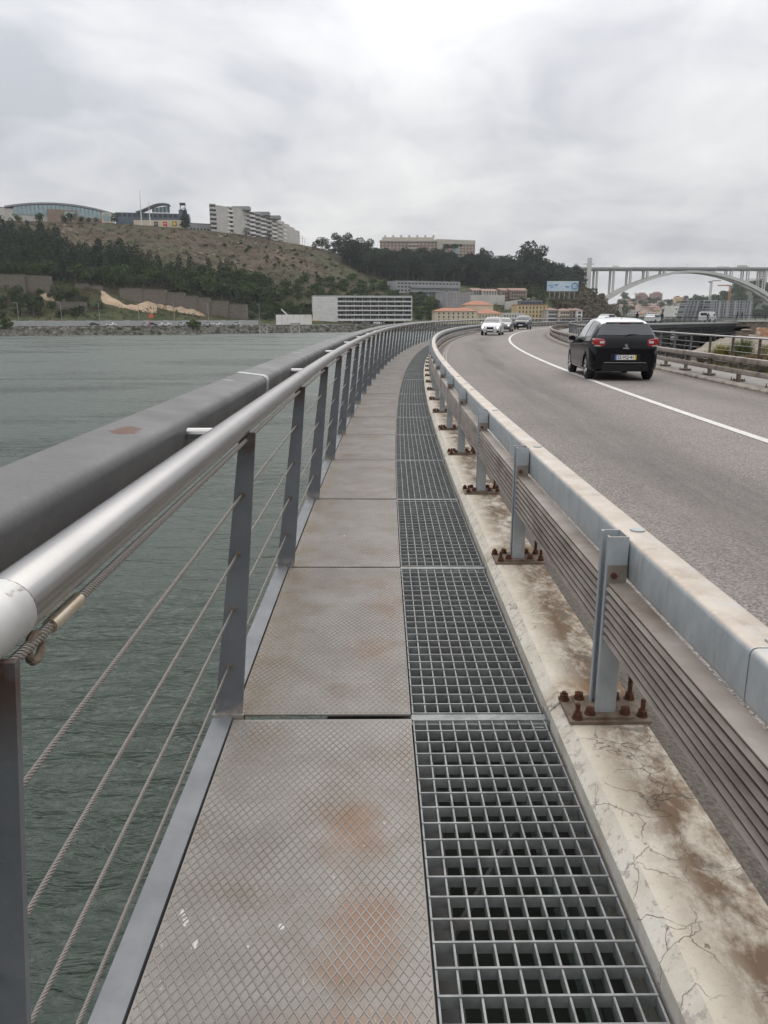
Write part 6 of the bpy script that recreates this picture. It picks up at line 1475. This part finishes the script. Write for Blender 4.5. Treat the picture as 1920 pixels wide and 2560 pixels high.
# ---- lattice bridge
m_iron = mat('black_lattice_iron', (0.018, 0.019, 0.022), (0.035, 0.035, 0.038), 2, 0.5)
A, B = Vector((30.0, 108.0, 0.48)), Vector((69.0, 155.0, 0.48)); D = (B - A).normalized(); Nn = Vector((-D.y, D.x, 0)); LB = (B - A).length
r = empty('lattice_bridge', A, math.atan2(D.y, D.x), label='old road bridge on black lattice girders beside the viaduct', cat='bridge')
m = MB(); m.box(0, LB, -.3, 7.3, -.16, 0.04); m.build('deck', m_bdark, r)
for y0 in (0, 7.0):
    m = MB(); m.box(0, LB, y0 - .12, y0 + .12, -.62, -.165); m.build('top_chord', m_iron, r)
    m = MB(); m.box(0, LB, y0 - .12, y0 + .12, -2.05, -1.82); m.build('bottom_chord', m_iron, r)
dg = {}
for sgn in (1, -1):
    m = MB(); e_ = .11; m.add([(-.5 * sgn - e_, 0, -1.83), (-.5 * sgn + e_, 0, -1.83), (.5 * sgn + e_, 0, -.61), (.5 * sgn - e_, 0, -.61), (-.5 * sgn - e_, .05, -1.83), (-.5 * sgn + e_, .05, -1.83), (.5 * sgn + e_, .05, -.61), (.5 * sgn - e_, .05, -.61)], [(0, 1, 2, 3), (7, 6, 5, 4), (0, 4, 5, 1), (2, 6, 7, 3), (1, 5, 6, 2), (3, 7, 4, 0)]); dg[sgn] = m.build('lattice_bar', m_iron, link=False)
x = .5
while x < LB - .5:
    for sgn in (1, -1): copy_mesh_obj(dg[sgn], r, Matrix.Translation((x, -.02 + .06 * (sgn > 0), 0)))
    x += .82
for y0 in (-.15, 7.1):
    m = MB(); m.box(0, LB, y0 - .03, y0 + .03, .98, 1.06); m.build('handrail', m_iron, r); m = MB(); m.box(0, LB, y0 - .03, y0 + .03, .12, .17); m.build('bottom_rail', m_iron, r)
    m = MB(); x = 0
    while x < LB: m.box(x - .014, x + .014, y0 - .02, y0 + .02, .05, .98); x += .42
    o = m.build('baluster', m_iron, r); o['kind'] = 'stuff'
for x in (5, 33.5, 50):
    for y0 in (.3, 6.7):
        m = MB(); m.tube([(x, y0, -7), (x, y0, -2.06)], .28, 10); m.build('iron_pier', m_iron, r)
        m = MB(); m.tube([(x, y0, -3.6), (x + 1.3, y0, -2.1)], .09, 6); m.tube([(x, y0, -3.6), (x - 1.3, y0, -2.1)], .09, 6); m.build('pier_strut', m_iron, r)
def onb(t, y, z=0.04): return A + D * (LB * t) + Nn * y + Vector((0, 0, z))
# quay wall continuing right of the bridge
m_quay = mat('old_masonry_wall', (0.145, 0.115, 0.088), (0.23, 0.19, 0.15), 1.2, 0.95, c3=(0.06, 0.055, 0.03), scale3=0.7, thr3=(0.52, 0.66), bump=0.6, bscale=6, bdist=0.05)
q = empty('quay_wall', B, math.radians(4), label='brown masonry quay wall right of the lattice bridge', cat='wall')
for k in range(12):
    for j in range(7):
        m = MB(); m.box(k * 6 + (3 if j % 2 else 0), k * 6 + 5.97 + (3 if j % 2 else 0), random.uniform(-.05, .02), 3, -6 + j * .87, -6 + j * .87 + .85); m.build('masonry_course', m_quay, q)
m = MB(); m.box(-1, 76, -.2, 3.1, .1, .35); m.build('coping', m_offw, q)
m = MB(); m.box(-1, 76, .2, .28, 1.3, 1.38)
for k in range(38): m.box(k * 2 - .04, k * 2 + .04, .2, .28, .351, 1.3)
m.build('quay_railing', m_iron, q)
m = MB(); m.box(60, 260, 158, 300, -.6, -.2); tag(m.build('quay_promenade', m_path), kind='structure')
# cars, van and people on the old bridge
rz = math.atan2(D.y, D.x)
pv = onb(.79, 3.0)
m_vanw = m_cwhite
a_ = rz
q = far_car('car', onb(.50, 4.8), rz, m_cwhite, 'white saloon on the lattice bridge behind two walkers')
q = far_car('car', onb(.20, 4.8), rz, m_cwhite, 'white car whose roof shows just above the black hatchback')
q = empty('van', onb(.90, 3.6), rz, label='white panel van on the lattice bridge', cat='van')
m = MB(); m.loft([[(-2.4, y, .35), (2.4, y, .35), (2.45, y, .95), (1.7, y, 1.15), (1.1, y * .92, 1.95), (-2.3, y * .92, 1.98), (-2.42, y, 1.0)] for y in (-.95, .95)]); m.build('body', m_cwhite, q)
m = MB(); m.box(-2.44, -2.36, -.6, .6, 1.25, 1.75); m.build('rear_window', m_darkgl, q); m = MB(); m.box(.5, 1.35, -.96, .96, 1.15, 1.55); m.build('side_window', m_darkgl, q)
for sx2 in (-1.5, 1.5):
    for sy2 in (-.9, .9): m = MB(); m.tube([(sx2, sy2 - .1, .34), (sx2, sy2 + .1, .34)], .34, 12); m.build('wheel', m_blk, q)
# walkers: one continuous skinned body each
m_coat = mat('black_coat', (0.012, 0.012, 0.014), rough=.9); m_skin = mat('skin', (0.42, 0.26, 0.19), rough=.6); m_jean = mat('dark_trousers', (0.03, 0.035, 0.05), rough=.9)
def person(loc, rzp, lab, stride=.18, group=None, seated=False):
    r = empty('person', loc, rzp, label=lab, cat='person', group=group)
    J = [(0, 0, .95), (0, 0, 1.15), (0, .0, 1.40), (0, .01, 1.50), (0, .02, 1.60), (0, .03, 1.70),
         (.19, 0, 1.40), (.24, -.06, 1.13), (.22, .10, .92), (-.19, 0, 1.40), (-.24, .06, 1.13), (-.22, .22, .95),
         (.09, 0, .90), (.10, stride * .6, .50), (.10, stride, .06), (.10, stride + .14, .04), (-.09, 0, .90), (-.10, -stride * .3, .50), (-.10, -stride, .08), (-.10, -stride + .13, .04)]
    E_ = [(0, 1), (1, 2), (2, 3), (3, 4), (4, 5), (2, 6), (6, 7), (7, 8), (2, 9), (9, 10), (10, 11), (0, 12), (12, 13), (13, 14), (14, 15), (0, 16), (16, 17), (17, 18), (18, 19)]
    Rr_ = [.15, .15, .16, .06, .085, .08, .075, .055, .04, .075, .055, .04, .10, .07, .045, .04, .10, .07, .045, .04]
    me = bpy.data.meshes.new('body'); me.from_pydata(J, E_, []); o = bpy.data.objects.new('body', me); col.objects.link(o)
    sk = o.modifiers.new('skin', 'SKIN'); 
    if not me.skin_vertices: me.skin_vertices_layer = None if False else None
    for i, v in enumerate(me.skin_vertices[0].data): v.radius = (Rr_[i], Rr_[i] * .8); v.use_root = (i == 0)
    sb = o.modifiers.new('sub', 'SUBSURF'); sb.levels = 1; sb.render_levels = 1
    bpy.context.view_layer.update(); me2 = bpy.data.meshes.new_from_object(o.evaluated_get(bpy.context.evaluated_depsgraph_get())); bpy.data.objects.remove(o)
    me2.materials.clear()
    for mt_ in (m_coat, m_jean, m_skin): me2.materials.append(mt_)
    for p_ in me2.polygons: p_.material_index = 1 if p_.center.z < .88 and abs(p_.center.x) < .2 else (2 if 1.52 < p_.center.z < 1.66 and p_.center.y > .05 else 0); p_.use_smooth = True
    o = bpy.data.objects.new('body', me2); col.objects.link(o); o.parent = r
    m = MB(); m.tube([(0, .0, 1.62), (0, .0, 1.70), (0, .01, 1.745)], [.10, .095, .03], 10); m.build('hair', m_shade, r, True)
    return r
# (built below, skin layer created through the modifier)
for t, y, a_, lab in ((.22, .8, rz - 1.5, 'person in black walking on the lattice bridge, left of the pair'), (.385, .8, rz - 1.6, 'person in black walking just behind the white saloon'),):
    person(onb(t, y), a_, lab)
def cyclist(t, lab):
    r = empty('cyclist', onb(t, .9), rz - math.pi / 2, label=lab, cat='cyclist')
    m = MB()
    for y in (-.5, .5): m.tube([(0, y + .33 * math.cos(k * .3927), .34 + .33 * math.sin(k * .3927)) for k in range(17)], .022, 5, False)
    m.tube([(0, -.5, .34), (0, -.1, .8), (0, .4, .85), (0, .5, .34)], .02, 5); m.tube([(0, -.1, .8), (0, 0, .32), (0, .4, .85)], .02, 5); m.build('bicycle', m_blk, r)
    m = MB(); m.tube([(0, -.15, .95), (0, .0, 1.2), (0, .2, 1.42), (0, .28, 1.52), (0, .33, 1.66)], [.15, .17, .16, .06, .10], 10)
    for sd in (-1, 1):
        m.tube([(sd * .1, -.12, .95), (sd * .12, .22, .8), (sd * .1, .02, .35)], [.09, .07, .05], 8); m.tube([(sd * .17, .2, 1.4), (sd * .2, .38, 1.15), (sd * .2, .5, 1.02)], [.06, .05, .04], 8)
    m.build('rider', m_coat, r, True)
cyclist(.76, 'dark cyclist on the lattice bridge beside the lattice girder end')
for j, (xs, lab) in enumerate(((1843, 'left one of two dark walkers above the quay wall'), (1854, 'right one of two dark walkers above the quay wall'))):
    p = at(xs, 797, 158); person((p[0], 158, .82), 1.6, lab)

# ---- slipway mound between viaduct and quay
PG = [(13.5, 20), (14.5, 34), (20.5, 52), (28, 68), (40, 90), (52, 99), (100, 100), (100, 20)]
def sdist(x, y):
    d = 1e9; n = len(PG)
    for i in range(n):
        a = Vector(PG[i]); b_ = Vector(PG[(i + 1) % n]); p_ = Vector((x, y)); t = max(0, min(1, (p_ - a).dot(b_ - a) / (b_ - a).length_squared)); d = min(d, (p_ - a - (b_ - a) * t).length)
    return d if not inpoly(x, y, PG) else -d
def mound_h(x, y):
    d = sdist(x, y); n_ = .12 * math.sin(x * .9 + y * .5) + .08 * math.sin(x * 2.1 - y * 1.3)
    return (-.55 + n_ + min(-d, 8) * .045 if d < 0 else -.55 + n_ - d * 1.1)
m_slip = mat('sandy_stone_slip', (0.20, 0.165, 0.13), (0.30, 0.255, 0.215), 0.35, 0.95, c3=(0.085, 0.085, 0.035), scale3=0.28, thr3=(0.50, 0.66), bump=0.8, bscale=3, bdist=0.12, stretch=(1, 1.6, 1))
m = MB(); nx, ny = 62, 62
for j in range(ny):
    for i in range(nx): x = 8 + 94 * i / (nx - 1); y = 14 + 92 * j / (ny - 1); m.v.append((x, y, max(-7, mound_h(x, y))))
for j in range(ny - 1):
    for i in range(nx - 1): m.face([j * nx + i, j * nx + i + 1, (j + 1) * nx + i + 1, (j + 1) * nx + i])
tag(m.build('stone_slipway', m_slip, None, 'all'), kind='structure')
random.seed(3)
def grass_tuft(x, y, h_, r_, mt_, lab, n=220):
    z = mound_h(x, y); m = MB()
    for k in range(n):
        a = random.random() * 6.28; rr_ = random.random() ** .7 * r_ * .35; bx, by = rr_ * math.cos(a), rr_ * math.sin(a); ln = h_ * random.uniform(.6, 1.1); out_ = random.uniform(.1, .8) * r_
        pts = [(bx, by, 0), (bx + out_ * .3 * math.cos(a), by + out_ * .3 * math.sin(a), ln * .6), (bx + out_ * math.cos(a), by + out_ * math.sin(a), ln * random.uniform(.75, 1.0))]
        nx_, ny_ = -math.sin(a) * .013, math.cos(a) * .013; b = len(m.v)
        for i, p_ in enumerate(pts): f_ = (1, .8, .15)[i]; m.v += [(p_[0] - nx_ * f_, p_[1] - ny_ * f_, p_[2]), (p_[0] + nx_ * f_, p_[1] + ny_ * f_, p_[2])]
        m.face([b, b + 1, b + 3, b + 2]); m.face([b + 2, b + 3, b + 5, b + 4])
    o = m.build('tall_grass', mt_); o.location = (x, y, z - .05); tag(o, lab, 'plant')
m_gr = mat('fresh_green_blades', (0.070, 0.098, 0.030), (0.13, 0.15, 0.055), 3, .8, rnd=.1); m_gy = mat('yellowish_blades', (0.20, 0.19, 0.045), (0.30, 0.26, 0.08), 3, .8); m_gb = mat('dry_brown_blades', (0.16, 0.11, 0.05), (0.24, 0.17, 0.09), 3, .8)
def onm(xs, Y): return (at(xs, 870, Y)[0], Y)
for (xs, Y, h_, r_, mt_, lab) in ((1858, 36, 1.15, .9, m_gr, 'big fresh green grass clump between the last two railing posts'), (1806, 37, 1.0, .8, m_gy, 'yellow-green grass clump left of the big green one'), (1757, 42, .6, .6, m_gb, 'brownish yellow tuft at the left tip of the slipway'), (1783, 38, .5, .5, m_gy, 'small yellow tuft in the middle of the slipway edge'), (1880, 34, .5, .5, m_gb, 'dry brown tuft right of the big green clump'), (1912, 31, .55, .6, m_gr, 'leafy green tuft at the right edge below the railing')):
    x, y = onm(xs, Y); grass_tuft(x, y, h_, r_, mt_, lab, 420)
for k in range(60):
    xs = random.uniform(1740, 1925); Y = random.uniform(30, 44); x, y = onm(xs, Y); grass_tuft(x, y, random.uniform(.25, .6), .5, random.choice((m_gy, m_gb, m_gr)), 'low scrubby tuft on the slipway bank', 70)
for o in list(col.objects):
    if o.name.startswith('tall_grass') and o.get('label') == 'low scrubby tuft on the slipway bank': o['group'] = 'scrubby tufts on the slipway'
# mooring bollard and painted block
p = at(1864, 836, 84); z = mound_h(p[0], 84) - .1; dz = p[2] - z
q = empty('mooring_bollard', (p[0], 84, p[2] - .02), 0, label='mushroom shaped grey mooring bollard on the slipway', cat='bollard')
m = MB(); prof = [(.30, -1.0), (.30, .02), (.25, .30), (.27, .42)]; m.loft([[(r_ * math.cos(k * .3927), r_ * math.sin(k * .3927), z_) for k in range(16)] for r_, z_ in prof]); m.build('stem', m_quay, q, True)
m = MB(); prof = [(.30, .42), (.54, .44), (.52, .50), (.35, .57), (.05, .60)]; m.loft([[(r_ * math.cos(k * .3927), r_ * math.sin(k * .3927), z_) for k in range(16)] for r_, z_ in prof]); m.build('cap', m_slip, q, True)
p = at(1906, 836, 78)
m = MB(); m.loft([[(-.55, y, 0), (.55, y, 0), (.58, y, .30), (.52, y, .58), (.40, y, .64), (-.40, y, .64), (-.52, y, .58), (-.58, y, .30)] for y in (-.3, .3)]); m.box(-.5, .5, -.28, .28, -1, -.001)
o = m.build('painted_block', mat('rusty_painted_block', (0.40, 0.22, 0.12), (0.52, 0.48, 0.42), 1.6, .85, contrast=(.45, .58))); o.location = (p[0], 78, p[2]); tag(o, 'orange and white rounded block beside the mooring bollard', 'block')

# ---- gulls
def gull(xs, ys, Y, rz_, lab, roll=.3):
    p = at(xs, ys, Y); r = empty('seagull', p, rz_, label=lab, cat='seagull'); r.rotation_euler = (roll, 0, rz_)
    m = MB(); m.tube([(0, -.28, 0), (0, -.1, 0), (0, .12, .02), (0, .24, .03)], [.03, .085, .075, .02], 8); m.build('body', m_white, r, True)
    for sd in (1, -1): m = MB(); m.add([(0, .08, .02), (0, -.08, .02), (sd * .32, .06, .18), (sd * .32, -.1, .18), (sd * .72, -.1, .08), (sd * .7, -.16, .08), (0, .0, .05), (sd * .32, 0, .2)], [(0, 2, 3, 1), (2, 4, 5, 3), (0, 6, 7, 2), (6, 1, 3, 7), (2, 7, 4), (7, 3, 5, 4)]); m.build('wing', m_greyw, r)
for a in ((430, 390, 300, .8, 'grey gull gliding above the hilltop masts', .7), (865, 493, 250, .2, 'gull gliding above the ridge gap in the middle', .2), (640, 370, 420, 1.2, 'tiny distant gull high above the white flats', .4), (1718, 661, 260, 1.4, 'left one of two gulls above the arch crown', .9), (1742, 657, 260, 1.0, 'right one of two gulls above the arch crown', 1.1)): gull(*a)

# ---- haze
m = MB(); m.box(-1400, 1600, -460, 2600, -7.6, 170)
hz = m.build('haze', bpy.data.materials.new('haze_air')); hm = hz.data.materials[0]; hm.use_nodes = True; hn = hm.node_tree; hn.nodes.clear()
ho = hn.nodes.new('ShaderNodeOutputMaterial'); hv = hn.nodes.new('ShaderNodeVolumePrincipled'); hv.inputs['Density'].default_value = 0.00010; hv.inputs['Color'].default_value = (0.92, 0.95, 1.0, 1); hn.links.new(hv.outputs[0], ho.inputs['Volume'])
tag(hz, kind='stuff')
